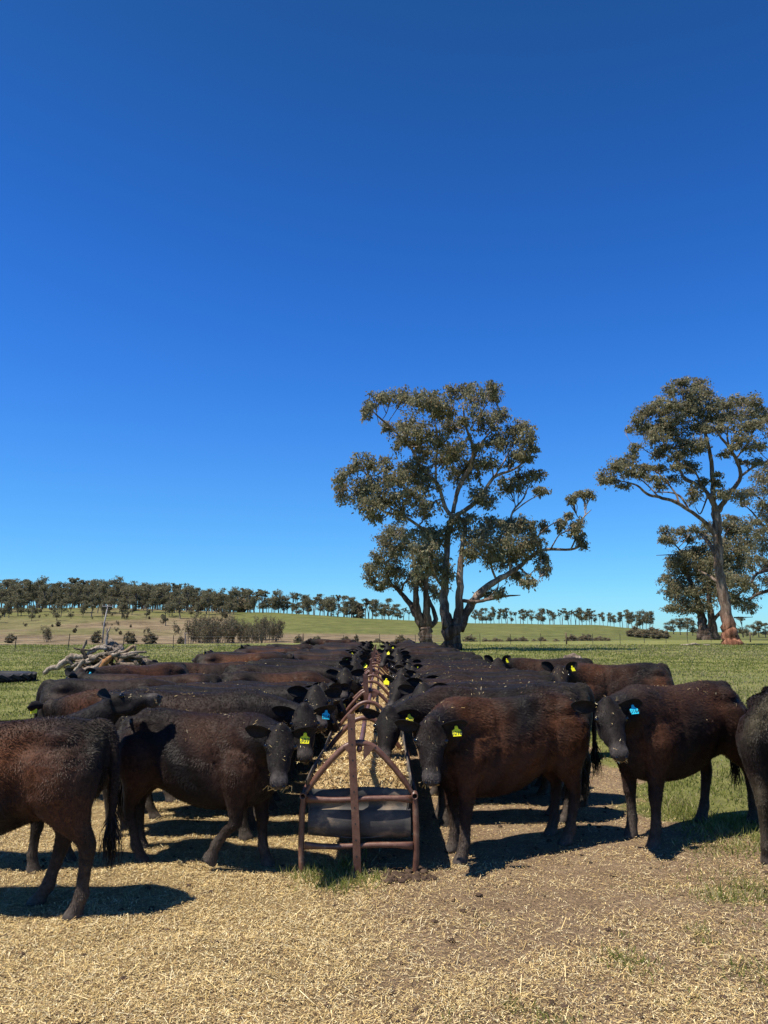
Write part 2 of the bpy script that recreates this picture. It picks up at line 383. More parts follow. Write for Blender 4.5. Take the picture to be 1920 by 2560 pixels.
def grass_blades(x, y, h, w, dry, g=rng, lean=0.45):
    n = len(x); b = np.stack([x, y, height(x, y)-0.01], 1)
    d = np.stack([g.normal(0, lean, n), g.normal(0, lean, n), np.ones(n)], 1); tip = b + unit(d)*h[:, None]
    wd = unit(np.stack([g.normal(size=n), g.normal(size=n)*0.5, np.zeros(n)], 1))
    V, Q = blades(b, tip, w, wd, 0.35)
    green = np.array([0.260, 0.275, 0.068]); dark = np.array([0.150, 0.178, 0.036]); pale = np.array([0.46, 0.40, 0.20])
    k = g.random((n, 1)); C = dark*(1-k)+green*k; q = (g.random(n) < dry)[:, None]; C = np.where(q, pale*(0.6+0.6*k), C)
    return V, Q, np.repeat(C, 4, 0)
def make_grass():
    mb = MB()
    n = 420000
    y = 5.0*np.exp(rng.random(n)**0.85*math.log(80/5.0)); x = (rng.random(n)*2-1)*(0.60*y+1.5)
    t = trampled(x, y); cl = fbm(x*0.8, y*0.8, 55); keep = (rng.random(n) > t*1.6) & (rng.random(n) < 0.25+1.5*cl*sstep(0.3, 0.6, cl))
    x, y = x[keep], y[keep]; n = len(x)
    h = (0.02+0.045*rng.random(n))*(0.75+y/40); w = 0.0035*(0.6+y/7)*(0.5+rng.random(n))
    dry = 0.16+0.34*sstep(0.45, 0.62, fbm(x*0.12, y*0.12, 91))
    V, Q, C = grass_blades(x, y, h, w, dry); mb.add(V, Q, 0, C)
    # tufts: under the feeder's near end, and scattered on the right
    spots = [(800, 2200, .16, .16, 260), (850, 2215, .18, .15, 360), (770, 2190, .14, .15, 200), (905, 2205, .12, .14, 160), (945, 2195, .1, .12, 110), (875, 2170, .12, .19, 200),
             (1570, 2405, .13, .12, 240), (1370, 2545, .1, .1, 150), (1280, 2520, .07, .09, 90), (1810, 2250, .16, .12, 380), (1890, 2235, .18, .12, 330),
             (1750, 2330, .08, .09, 90), (1880, 2440, .16, .10, 260), (1770, 2360, .06, .08, 60), (1700, 2500, .14, .07, 140), (1215, 2315, .05, .05, 40), (1560, 2340, .05, .06, 40),
             (1720, 2040, .3, .16, 700), (1800, 2080, .3, .14, 650), (1850, 2120, .25, .13, 420), (1690, 2010, .2, .2, 340), (1895, 2060, .25, .15, 430), (1780, 2130, .25, .1, 300), (1650, 2220, .2, .06, 110),
             (1130, 2540, .1, .07, 80), (1480, 2470, .12, .05, 70), (1850, 2200, .25, .08, 240), (1760, 2200, .2, .07, 160), (1900, 2320, .2, .07, 160), (1480, 1890, .16, .14, 240)]
    for px, py, r, hh, k in spots:
        g0 = G(px, py); x = g0[0]+rng.normal(0, r*0.6, k); y = g0[1]+rng.normal(0, r*0.6, k)
        V, Q, C = grass_blades(x, y, hh*(0.25+0.5*rng.random(k)), 0.0032*(0.6+rng.random(k)), np.full(k, 0.25), lean=0.95); mb.add(V, Q, 0, C)
    tag(mb.build('grass', M['grass'], smooth=False), 'green pasture grass with pale dry stems and tufts', 'grass', kind='stuff')
make_grass()
def lump(p, r, g, sq=0.6):
    th = np.linspace(0.05, math.pi-0.05, 6); ph = np.arange(8)*math.pi/4
    Rg = np.stack([np.sin(th)[:, None]*np.cos(ph), np.sin(th)[:, None]*np.sin(ph), np.cos(th)[:, None]*np.ones(8)*sq], -1)
    return ringmesh(p + r*Rg*(0.7+0.6*g.random((6, 8, 1))))
def make_clods():
    mb = MB()
    for k in range(1100):
        if k < 70:
            a = G(1010+rng.normal(0, 28), 2196+rng.normal(0, 8)); r = 0.012+0.022*rng.random()
        else:
            y = 3.0+5*rng.random()**1.3; a = np.array([(rng.random()*2-1)*0.6*y, y, 0]); r = 0.004+0.019*rng.random()**3
            if trampled(a[0], a[1]) < 0.3: continue
        a[2] = height(a[0], a[1])+r*0.25; mb.add(*lump(a, r, rng))
    tag(mb.build('soil_clods', M['clod']), 'small dark clods of trodden soil and dung', 'soil', kind='stuff')
make_clods()

# ------------------------------------------------------------------ trees
LEAF_A = np.array([0.185, 0.176, 0.098]); LEAF_B = np.array([0.285, 0.255, 0.142]); LEAF_C = np.array([0.27, 0.195, 0.112]); LEAF_D = np.array([0.125, 0.136, 0.085])
def leaf_cloud(mb, cs, rs, per, size, g, tone=1.0, droop=0.9, brown=0.12, wide=0.24):
    """cs (n,3) puff centres, rs (n,3) radii; leaves spread through each puff, denser toward its skin"""
    n = len(cs)
    for c, r in zip(cs, rs):
        sd_ = rvec(9, g); d = unit(sd_[g.integers(0, 9, per)]+g.normal(0, 0.20, (per, 3))); rad = g.random(per)**0.6   # sprays of leaf along short twigs
        p = c + d*rad[:, None]*r*1.15; p[:, 2] += (0.15-0.22*rad**2)*r[2]
        dr = unit(g.normal(size=(per, 3))*0.75 + np.array([0, 0, -droop]))
        L = size*(0.5+0.9*g.random(per)); w = L*wide*(0.6+0.7*g.random(per))
        wd = unit(np.cross(dr, d+0.65*rvec(per, g)))
        V, Q = blades(p, p+dr*L[:, None], w, wd, 0.45)
        k = g.random((per, 1)); base = LEAF_A*(1-k)+LEAF_B*k
        q = g.random(per); base = np.where((q < brown)[:, None], LEAF_C, base); base = np.where((q > 0.82)[:, None], LEAF_D, base)
        pt = tone*(0.82+0.36*g.random()); C = base*pt*(0.8+0.4*g.random((per, 1)))
        mb.add(V, Q, 0, np.repeat(C, 4, 0))
def puffs(c, r, k, g, f=0.42):
    d = rvec(k, g); rad = 0.25+0.62*g.random(k)
    cs = c + d*rad[:, None]*r; rs = np.outer(0.7+0.6*g.random(k), r*f); rs[:, 2] *= 0.9
    return cs, rs

def hero_tree(name, conv, D, limbs, clumps, label, seed, leaves=900, leaf=0.26, twig=0.05, depth=4.0, K=10, tone=1.0, barktint=None, droop=0.9, tw=7, big=1.2, fill=0.0):
    """limbs: lists of (cx,cy,r) in crop units at distance D (first point of the first limb is the foot); clumps: (cx,cy,rx,ry)."""
    g = np.random.default_rng(seed); s = conv[2]/F*D                 # metres per crop unit
    foot = P(conv[0]+limbs[0][0][0]*conv[2], conv[1]+limbs[0][0][1]*conv[2], D); 
    gz = float(height(foot[0], foot[1])); root = empty(name, (foot[0], D, gz))
    def at(cx, cy, dd=0): q = P(conv[0]+cx*conv[2], conv[1]+cy*conv[2], D+dd); return np.array([q[0]-foot[0], dd, q[2]-gz])
    tb = MB(); nodes = []; H = at(*limbs[0][0][:2])[2]
    cxm = np.mean([c[0] for c in clumps]); wx = (max(c[0] for c in clumps)-min(c[0] for c in clumps))*0.5*s
    for li, lm in enumerate(limbs):
        dd = 0 if li == 0 else g.uniform(-1, 1)*depth
        arr = np.array([[*at(a, b), (r*1.22 if 2 < r < 13 else max(r, 2.0))*s] for a, b, r in lm]); n = len(arr)
        if nodes and li > 0:                                        # start at the depth of the limb it leaves
            q = np.array(nodes); k = np.argmin((q[:, 0]-arr[0, 0])**2+(q[:, 2]-arr[0, 2])**2); d0 = q[k, 1]
        else: d0 = 0.0
        arr[:, 1] = d0 + (dd-d0)*np.linspace(0, 1, n)**1.3
        for i_, (a, b, _r) in enumerate(lm): arr[i_, :3] = at(a, b, arr[i_, 1])
        if li == 0: arr[0, 2] = -0.3
        a4 = smooth_poly(arr, 4); a4[1:-1, :3] += g.normal(0, 0.10, (len(a4)-2, 3))*a4[1:-1, 3:4]
        a4[:, 3] = np.maximum(a4[:, 3], 0.02)
        tint = np.ones(3) if barktint is None else barktint(a4[:, 2])
        V, Fq = tube(a4[:, :3], a4[:, 3], K, True, 0.10, seed+li)
        if li == 0:                                                  # flare and flutes at the foot
            w = np.clip(1-(V[:, 2]/ (5*arr[0, 3])), 0, 1); ang = np.arctan2(V[:, 1], V[:, 0]-0)
            V[:, 0] += w*np.cos(ang)*arr[0, 3]*0.18*np.sin(ang*5+seed); V[:, 1] += w*np.sin(ang)*arr[0, 3]*0.18*np.sin(ang*5+seed)
        col = np.ones((len(V), 3)) if barktint is None else barktint(V[:, 2])
        tb.add(V, Fq, 0, col); nodes += [tuple(q) for q in a4]
    nodes = np.array(nodes); cb = MB()
    extra = []
    for li, lm in enumerate(limbs):                                   # sprays of leaf along the thin outer limbs
        for a, b, rr in lm[1:]:
            if 3 <= rr < 9 and li > 0 and g.random() < fill: extra.append((a+g.normal(0, 30), b-g.uniform(0, 45), g.uniform(30, 55), g.uniform(24, 42)))
    for cx, cy, rx, ry in list(clumps)+extra:
        c = at(cx, cy); w2 = nodes[:, 3] < 0.45
        dist = (nodes[:, 0]-c[0])**2+(nodes[:, 2]-c[2]+0.5)**2 + np.where(nodes[:, 2] > c[2]+0.3, 8.0, 0) + np.where(w2, 0, 1.5)
        k = int(np.argmin(dist)); nd = nodes[k]
        c = at(cx, cy, nd[1] + g.uniform(-1, 1)*depth*0.45)
        r = np.array([rx*s, min((rx+ry)*0.5*s*1.1, depth), ry*s])
        mid = (nd[:3]+c)/2 + g.normal(0, 0.12, 3)*np.linalg.norm(c-nd[:3]) + np.array([0, 0, -0.08*np.linalg.norm(c-nd[:3])])
        br = smooth_poly(np.array([nd[:3], mid, c]), 4); r0 = min(nd[3]*0.6, twig*1.6)
        tb.add(*tube(br, np.linspace(r0, twig*0.55, len(br)), 5))
        k2 = int(g.integers(11, 16)); cs, rs = puffs(c, r*big, k2, g, 0.60)
        for q in range(min(k2, tw)):
            st = br[int(g.integers(len(br)//2, len(br)))]; m2 = (st+cs[q])/2+g.normal(0, 0.1, 3)*np.linalg.norm(cs[q]-st)
            tb.add(*tube(smooth_poly(np.array([st, m2, cs[q]]), 3), np.linspace(twig*0.55, twig*0.2, 7), 4))
        per = int(1.35*leaves*(rx*ry*s*s)/ (1.6*1.6)/k2)+16
        leaf_cloud(cb, cs, rs, per, leaf, g, tone, droop)
    tb.build('trunk', M['bark_grey'], root); cb.build('crown', M['leaf'], root, smooth=False)
    return tag(root, label, 'tree')

C4 = (820, 920, 0.42194); C5 = (1460, 920, 0.33454)
T1_L = [[(742, 1678, 62), (741, 1640, 52), (738, 1580, 50), (738, 1530, 56)],
        [(712, 1540, 38), (695, 1450, 29), (690, 1380, 26), (692, 1250, 24), (705, 1100, 20), (712, 980, 18), (735, 880, 15)],
        [(735, 880, 14), (780, 860, 13), (830, 830, 12), (910, 760, 10), (980, 650, 8), (1090, 605, 6), (1170, 550, 4), (1225, 480, 2)],
        [(740, 860, 13), (760, 760, 13), (800, 660, 12), (850, 570, 10), (858, 470, 8), (815, 340, 6), (800, 230, 4)],
        [(735, 880, 12), (695, 830, 10), (650, 690, 9), (555, 590, 8), (490, 470, 7), (380, 360, 5), (300, 290, 4), (240, 230, 2)],
        [(705, 1010, 11), (640, 975, 10), (560, 950, 8), (450, 880, 7), (330, 850, 5), (200, 760, 4), (90, 680, 2)],
        [(762, 1540, 34), (776, 1420, 25), (780, 1300, 22), (784, 1180, 18), (795, 1050, 14), (815, 930, 9), (830, 860, 5)],
        [(775, 1545, 36), (815, 1460, 27), (870, 1370, 24), (950, 1290, 20), (1050, 1230, 17), (1130, 1180, 14), (1200, 1120, 10), (1290, 1074, 8), (1440, 1076, 6), (1520, 1040, 3)],
        [(1440, 1072, 4), (1490, 960, 4), (1510, 890, 4), (1560, 840, 2)], [(1320, 1072, 4), (1370, 990, 3), (1430, 960, 3)],
        [(1240, 1000, 3), (1290, 950, 3), (1370, 900, 2)],
        [(1080, 1200, 6), (1075, 1060, 6), (1080, 940, 6), (1095, 850, 5), (1160, 770, 4), (1190, 680, 2)], [(1090, 860, 4), (1180, 790, 3), (1280, 740, 2)],
        [(800, 1378, 9), (880, 1385, 8), (960, 1368, 8), (1060, 1350, 5), (1140, 1346, 2)], [(940, 1375, 4), (1000, 1310, 4), (1010, 1270, 2)],
        [(640, 690, 6), (640, 560, 5), (650, 430, 4), (620, 250, 3)], [(480, 470, 4), (430, 420, 3), (300, 330, 3)], [(890, 370, 4), (900, 290, 4), (960, 180, 2)], [(850, 570, 6), (900, 460, 5), (960, 380, 4), (1020, 300, 2)],
        [(980, 650, 5), (1040, 560, 4), (1100, 440, 3)], [(430, 870, 5), (330, 790, 4), (230, 640, 3), (200, 570, 2)],
        [(690, 1310, 7), (640, 1240, 6), (600, 1120, 4)], [(1000, 1260, 6), (970, 1180, 5), (960, 1040, 3)], [(1130, 1180, 5), (1190, 1230, 4), (1240, 1260, 2)]]
T1_C = [(370, 180, 85, 60), (285, 190, 70, 50), (240, 240, 40, 60), (450, 170, 65, 55), (560, 215, 85, 80), (620, 175, 70, 55), (660, 260, 95, 80), (750, 145, 60, 50), (820, 115, 70, 38), (870, 180, 80, 75),
        (968, 118, 55, 40), (985, 170, 50, 45), (1000, 280, 75, 60), (910, 310, 85, 70), (730, 330, 85, 70), (470, 330, 80, 70), (420, 420, 65, 75), (560, 400, 95, 75), (650, 420, 70, 70),
        (1130, 345, 85, 50), (1180, 410, 55, 70), (1070, 440, 95, 75), (980, 430, 85, 70), (1205, 470, 40, 40), (1130, 520, 70, 50), (760, 480, 100, 90), (690, 540, 95, 80), (850, 600, 95, 75), (570, 500, 80, 50), (520, 575, 90, 55),
        (235, 555, 85, 55), (335, 560, 55, 50), (155, 590, 55, 50), (75, 645, 42, 40), (85, 735, 45, 75), (170, 730, 80, 70), (275, 690, 95, 75), (380, 670, 105, 80), (480, 640, 95, 75), (240, 810, 95, 75), (350, 780, 105, 85), (470, 760, 105, 90),
        (570, 690, 100, 90), (275, 880, 60, 40), (590, 820, 90, 70), (430, 870, 70, 50), (900, 730, 85, 70), (950, 560, 80, 60), (1150, 640, 75, 50), (1225, 640, 60, 45), (1060, 690, 65, 60), (1265, 730, 55, 30), (1130, 700, 55, 40), (950, 790, 55, 45), (760, 640, 80, 70),
        (950, 930, 80, 60), (1050, 950, 95, 70), (1150, 930, 60, 60), (1000, 1040, 105, 85), (1120, 1040, 105, 85), (1210, 1050, 70, 80), (1275, 1150, 45, 65), (1080, 1140, 105, 65), (980, 1110, 85, 70), (1180, 1270, 60, 35), (1110, 1230, 65, 45),
        (860, 970, 80, 85), (840, 1090, 70, 75), (820, 890, 75, 50), (1205, 950, 40, 60), (1440, 775, 42, 32), (1560, 755, 45, 30), (1500, 745, 45, 26), (1385, 930, 35, 48), (1455, 960, 55, 50), (1495, 1010, 38, 35), (1430, 870, 28, 30), (1285, 1200, 40, 30),
        (640, 1010, 90, 85), (590, 1080, 90, 90), (550, 980, 80, 70), (640, 1170, 80, 90), (700, 1230, 45, 60), (760, 940, 70, 60), (560, 1180, 80, 80)]
def bark_t1(z):
    k = sstep(2.0, 6.0, z)[:, None]; return np.array([0.30, 0.26, 0.25])*(1-k) + np.array([1.12, 1.0, 0.92])*k
hero_tree('gum_tree', C4, 59.0, T1_L, T1_C, 'large spreading gum tree with dark fluted base and long limb reaching right', 11, 1700, 0.235, 0.068, 3.6, 10, 1.05, bark_t1, 1.1, 10, 1.12, .4)
T2_L = [[(582, 1628, 44), (580, 1590, 38), (575, 1530, 38)],
        [(560, 1530, 26), (520, 1450, 24), (480, 1390, 17), (430, 1335, 13), (385, 1290, 8), (280, 1275, 3)],
        [(575, 1530, 24), (535, 1450, 22), (522, 1340, 17), (520, 1240, 12), (500, 1100, 7), (430, 960, 4)],
        [(590, 1530, 26), (585, 1430, 22), (580, 1300, 16), (590, 1150, 10), (600, 1050, 5)],
        [(610, 1530, 14), (640, 1490, 12), (610, 1400, 9), (570, 1320, 6), (500, 1200, 3)], [(430, 1340, 6), (450, 1280, 5), (490, 1240, 3)], [(385, 1290, 4), (350, 1220, 4), (330, 1120, 2)]]
T2_C = [(370, 975, 60, 45), (325, 1020, 50, 55), (400, 1080, 85, 75), (335, 1150, 75, 70), (255, 1185, 50, 40), (265, 1255, 50, 45), (430, 1190, 85, 75), (500, 1250, 70, 55), (350, 1230, 75, 45), (640, 1320, 50, 50), (420, 990, 60, 50), (480, 1080, 80, 70), (560, 1230, 60, 70), (380, 1280, 60, 30), (310, 1300, 30, 20)]
def bark_t2(z):
    return np.array([0.42, 0.37, 0.34])*np.ones((len(z), 1))
hero_tree('gum_tree', C4, 87.0, T2_L, T2_C, 'smaller dark gum with forked trunk just left behind the large spreading gum', 12, 1100, 0.28, 0.07, 3.0, 9, 0.95, bark_t2, 1.0, 8, 1.2)
T3_L = [[(1098, 2068, 70), (1092, 2020, 60), (1085, 1960, 50), (1065, 1850, 42), (1042, 1700, 37), (1015, 1560, 33), (1002, 1400, 33), (997, 1250, 33), (987, 1110, 32), (985, 1050, 30)],
        [(975, 1060, 24), (962, 950, 21), (966, 850, 18), (945, 660, 14), (922, 560, 12), (890, 450, 8), (820, 370, 6), (745, 260, 4), (740, 160, 2)],
        [(1000, 1070, 24), (1035, 1020, 20), (1100, 920, 17), (1170, 810, 14), (1135, 680, 10), (1085, 595, 9), (1010, 500, 6), (965, 430, 3)],
        [(1170, 810, 8), (1260, 745, 7), (1380, 690, 4)], [(1090, 600, 6), (1070, 500, 5), (1100, 390, 4), (1180, 280, 2)], [(1135, 680, 6), (1220, 560, 5), (1280, 440, 3)],
        [(965, 1010, 18), (930, 950, 16), (880, 890, 14), (760, 830, 12), (725, 780, 9), (665, 650, 6), (600, 570, 5), (550, 450, 3), (430, 400, 2)],
        [(985, 1260, 20), (950, 1200, 18), (900, 1150, 15), (780, 1060, 13), (680, 1000, 11), (560, 965, 9), (470, 940, 8), (400, 880, 6), (300, 850, 4), (190, 830, 2)],
        [(710, 1010, 7), (680, 930, 6), (560, 790, 4), (470, 740, 2)], [(780, 1055, 6), (720, 960, 6), (640, 930, 4), (530, 930, 3)],
        [(980, 1400, 15), (935, 1310, 12), (870, 1240, 9)], [(1000, 1600, 12), (930, 1550, 7), (855, 1510, 4)], [(840, 640, 5), (790, 590, 4), (700, 520, 2)], [(880, 890, 6), (830, 780, 5), (700, 700, 3)], [(920, 970, 5), (870, 1090, 4), (830, 1040, 2)],
        [(920, 560, 6), (900, 440, 5), (860, 240, 3)], [(560, 965, 5), (480, 880, 4), (360, 760, 3), (390, 620, 2)], [(600, 660, 4), (520, 650, 3), (420, 590, 2)]]
T3_C = [(740, 110, 80, 38), (850, 125, 80, 45), (660, 165, 75, 50), (760, 195, 95, 55), (885, 180, 65, 55), (640, 265, 75, 45), (560, 255, 50, 35), (700, 300, 85, 45), (790, 330, 75, 45), (470, 335, 85, 48), (400, 395, 65, 45), (335, 450, 28, 26),
        (550, 420, 75, 45), (470, 480, 55, 45), (560, 515, 85, 45), (580, 595, 75, 45), (560, 650, 45, 30), (690, 490, 85, 50), (790, 440, 85, 45), (880, 455, 55, 45), (720, 570, 85, 45), (800, 590, 85, 45), (870, 560, 60, 45), (690, 670, 65, 35), (760, 710, 70, 35),
        (985, 330, 70, 55), (1080, 260, 85, 45), (1180, 235, 90, 45), (1270, 260, 75, 45), (1345, 340, 55, 50), (1100, 345, 95, 50), (1220, 345, 95, 50), (1020, 390, 60, 35), (1180, 445, 95, 40), (1290, 435, 75, 45), (1180, 535, 80, 40), (1130, 580, 50, 30), (1330, 575, 45, 40), (1040, 645, 45, 25), (1190, 700, 40, 25),
        (380, 585, 40, 30), (370, 645, 32, 30), (305, 690, 70, 40), (250, 750, 85, 55), (330, 790, 60, 45), (150, 825, 42, 40), (210, 840, 50, 35), (430, 790, 55, 40), (300, 880, 45, 22), (460, 740, 65, 22), (565, 745, 75, 28), (570, 870, 45, 45), (520, 820, 50, 30), (655, 830, 70, 28), (690, 740, 40, 30),
        (840, 920, 55, 45), (810, 985, 40, 30), (880, 850, 40, 35), (1000, 865, 50, 28), (1050, 925, 60, 45), (1150, 960, 50, 35), (990, 790, 30, 24), (820, 740, 50, 35), (1300, 700, 40, 25), (1400, 470, 60, 50), (1420, 380, 60, 50), (620, 345, 70, 45), (510, 300, 55, 40), (610, 455, 70, 40), (820, 255, 70, 45), (930, 375, 50, 40), (450, 440, 60, 40), (745, 640, 65, 35), (640, 410, 70, 40), (960, 255, 50, 40), (1010, 455, 50, 35), (1250, 595, 60, 35), (700, 385, 70, 40), (860, 330, 60, 40), (930, 450, 40, 40)]
def bark_t3(z):
    k = sstep(4.0, 1.2, z)[:, None]; return np.array([0.70, 0.62, 0.56])*(1-k) + np.array([0.88, 0.50, 0.36])*k
hero_tree('gum_tree', C5, 80.0, T3_L, T3_C, 'tall gum tree with red brown stripped bark at its foot, near the right edge', 13, 2000, 0.26, 0.06, 3.6, 10, 1.08, bark_t3, .8, 7, 1.35)
T4_L = [[(920, 2034, 60), (915, 2000, 50), (915, 1985, 48)], [(885, 2034, 42), (885, 1930, 36), (880, 1850, 30), (840, 1700, 20), (780, 1550, 12), (720, 1420, 6)],
        [(985, 2034, 34), (965, 1930, 30), (950, 1850, 26), (930, 1700, 18), (950, 1500, 12), (1050, 1280, 6)], [(880, 1850, 14), (800, 1800, 8), (720, 1760, 4)], [(960, 1900, 14), (1080, 1760, 10), (1200, 1650, 5)],
        [(760, 1500, 6), (720, 1370, 5), (640, 1280, 4), (600, 1230, 2)], [(1000, 1380, 6), (1080, 1200, 4)], [(1120, 1865, 4), (1260, 1862, 2)], [(740, 1390, 4), (540, 1400, 2)], [(910, 1950, 14), (930, 1940, 12), (960, 1800, 8)]]
T4_C = [(670, 1470, 80, 75), (635, 1590, 62, 85), (740, 1430, 90, 55), (800, 1390, 80, 55), (760, 1540, 110, 85), (860, 1490, 100, 80), (900, 1390, 100, 75), (1000, 1340, 95, 70), (1080, 1240, 80, 60), (1110, 1120, 75, 26), (1180, 1190, 75, 50), (1050, 1170, 60, 40), (690, 1690, 90, 75), (800, 1670, 105, 80), (900, 1640, 105, 85), (1000, 1580, 100, 90), (1090, 1480, 95, 85), (1160, 1430, 75, 70), (1140, 1590, 95, 80), (1220, 1640, 75, 60), (1240, 1290, 95, 65), (1180, 1350, 70, 50),
        (650, 1790, 50, 38), (750, 1790, 85, 50), (860, 1770, 80, 60), (1150, 1740, 90, 60), (1230, 1790, 55, 40), (615, 1215, 40, 35), (640, 1285, 62, 36), (735, 1225, 50, 38), (790, 1280, 50, 28), (585, 1280, 28, 22), (880, 1240, 50, 35), (950, 1200, 60, 45), (960, 1450, 90, 70), (1050, 1400, 80, 70), (820, 1200, 40, 26), (1060, 1680, 70, 60)]
hero_tree('gum_tree', C5, 118.0, T4_L, T4_C, 'dense rounded gum with twin dark trunks behind the tall right hand gum', 14, 1150, 0.34, 0.09, 4.0, 8, 1.0, bark_t2, 0.7, 4, 1.3)
T5_L = [[(1560, 2040, 60), (1545, 1900, 48), (1530, 1700, 40), (1510, 1500, 34), (1490, 1300, 26), (1450, 1100, 18), (1400, 900, 8)], [(1525, 1640, 20), (1400, 1660, 12), (1300, 1690, 9), (1240, 1730, 5)], [(1515, 1480, 16), (1375, 1510, 12), (1290, 1540, 9), (1250, 1600, 5)], [(1480, 1250, 10), (1360, 1200, 8), (1260, 1080, 5), (1180, 1010, 2)], [(1460, 1120, 8), (1340, 1000, 6), (1250, 920, 3)]]
T5_C = [(1300, 800, 80, 45), (1250, 930, 70, 40), (1195, 1015, 45, 26), (1340, 890, 65, 65), (1335, 1030, 65, 45), (1270, 1145, 60, 35), (1330, 1200, 65, 60), (1340, 1330, 75, 65), (1290, 1430, 65, 50), (1350, 1470, 55, 50), (1370, 1590, 60, 40), (1420, 1100, 80, 80), (1450, 900, 80, 80), (1450, 1300, 80, 80), (1500, 1050, 90, 90), (1440, 1500, 80, 60), (1380, 740, 60, 50), (1560, 1250, 90, 90), (1550, 900, 80, 80), (1220, 1210, 40, 26), (1240, 1480, 30, 30), (1600, 1450, 90, 80)]
hero_tree('gum_tree', C5, 100.0, T5_L, T5_C, 'loose crowned gum half cut off by the right edge of the picture', 15, 1100, 0.28, 0.07, 3.5, 8, 1.0, bark_t2, 0.9, 5, 1.3)

# ---- generic far trees: a few models, copied
def far_model(kind, seed):
    g = np.random.default_rng(seed); tb = MB(); cb = MB()
    if kind == 'gum':
        H = 15.0; th = g.uniform(0.32, 0.5)*H; lean = g.normal(0, 0.6, 2)
        top = np.array([lean[0], lean[1], H*0.8]); mid = np.array([lean[0]*0.3+g.normal(0, .3), lean[1]*0.3, th])
        tb.add(*tube(smooth_poly(np.array([[0, 0, -0.5], [0, 0, 1.5], mid, top]), 3), np.linspace(0.42, 0.1, 10), 6))
        n = int(g.integers(15, 21))
        for k in range(n):
            h = g.uniform(0.26, 0.93)*H; rr = (1.05-abs(h/H-0.58)*1.5)*g.uniform(0.5, 4.2); a = g.random()*6.28
            c = np.array([lean[0]*h/H+rr*math.cos(a), lean[1]*h/H+rr*math.sin(a), h]); st = np.array([lean[0]*.4, lean[1]*.4, h*0.66])
            tb.add(*tube(smooth_poly(np.array([st, (st+c)/2+g.normal(0, .3, 3), c]), 2), np.linspace(0.15, 0.05, 5), 4))
            r = np.array([1, 1, 0.8])*g.uniform(1.2, 2.1); cs, rs = puffs(c, r, 6, g, 0.68)
            leaf_cloud(cb, cs, rs, 24, 0.55, g, 0.86, 0.7, 0.1, 0.34)
    elif kind == 'sparse':
        H = 15.0
        for s_ in range(2):
            a = g.normal(0, 1.2, 2); top = np.array([a[0], a[1], H*g.uniform(.8, .92)])
            tb.add(*tube(smooth_poly(np.array([[0, 0, -0.5], [a[0]*.2, a[1]*.2, 5], top]), 4), np.linspace(0.34, 0.07, 9), 6))
            for k in range(5):
                h = g.uniform(0.66, 0.96)*H; c = np.array([a[0]*h/H+g.normal(0, 1.1), a[1]*h/H+g.normal(0, 1.1), h])
                st = np.array([a[0]*.6, a[1]*.6, h*.72]); tb.add(*tube(np.array([st, (st+c)/2+g.normal(0, .2, 3), c]), [0.12, 0.09, 0.04], 4))
                cs, rs = puffs(c, np.array([1, 1, .7])*g.uniform(.8, 1.3), 5, g, 0.5); leaf_cloud(cb, cs, rs, 26, 0.55, g, 0.74, 0.7, 0.1, 0.36)
    elif kind == 'bush':
        tb.add(*tube(np.array([[0, 0, -.3], [0.1, 0, 1.2], [0.1, .1, 2.6]]), [0.16, 0.12, 0.05], 5))
        for k in range(22):
            d = rvec(1, g)[0]; c = np.array([0, 0, 1.5]) + d*np.array([1.15, 1.15, 1.3])*g.uniform(.4, 1)
            cs, rs = puffs(c, np.array([.75, .75, .65]), 5, g, 0.5); leaf_cloud(cb, cs, rs, 34, 0.30, g, 0.85, 0.4, 0.5, 0.36)
    elif kind == 'thicket':
        for k in range(7):
            a = g.normal(0, 1.1, 2); top = np.array([a[0]*1.5, a[1]*1.5, g.uniform(4, 7)])
            tb.add(*tube(smooth_poly(np.array([[a[0]*.6, a[1]*.6, -.3], [a[0], a[1], 2], top]), 3), np.linspace(.10, .03, 7), 4))
            for q in range(4):
                st = np.array([a[0], a[1], g.uniform(1.5, 4)]); e = st+np.array([g.normal(0, .9), g.normal(0, .9), g.uniform(1, 2.4)])
                tb.add(*tube(np.array([st, (st+e)/2+g.normal(0, .15, 3), e]), [.05, .04, .02], 4))
            cs, rs = puffs(top-np.array([0, 0, 1.6]), np.array([1.35, 1.35, 2.4]), 10, g, 0.5); leaf_cloud(cb, cs, rs, 46, 0.30, g, 0.72, 0.5, 0.4, 0.3)
    return tb.mesh('trunk', M['bark_far']), cb.mesh('crown', M['leaf'], False)
MODELS = {k: [far_model(k, 100+i*7+len(k)) for i in range(n)] for k, n in (('gum', 6), ('sparse', 3), ('bush', 3), ('thicket', 3))}
NAMES = {'gum': 'gum_tree', 'sparse': 'gum_tree', 'bush': 'bush', 'thicket': 'shrub'}
MH = {'gum': 15.0, 'sparse': 15.0, 'bush': 3.6, 'thicket': 6.6}
def far_tree(kind, px, D, hpx, label, group, wide=1.0):
    x = (px-960)/F*D; z = float(height(x, D)); hm = hpx/F*D; s = hm/MH[kind]
    tm, cm = random.choice(MODELS[kind]); o = empty(NAMES[kind], (x, D, z-0.1), random.random()*6.28, s)
    q_ = random.uniform(.82, 1.22); o.scale = (s*wide*q_, s*wide*random.uniform(.82, 1.22), s); o.rotation_euler = (random.gauss(0, .05), random.gauss(0, .05), random.random()*6.28)
    link('trunk', tm, o); link('crown', cm, o)
    return tag(o, label, 'bush' if kind == 'bush' else 'shrub' if kind == 'thicket' else 'tree', group)
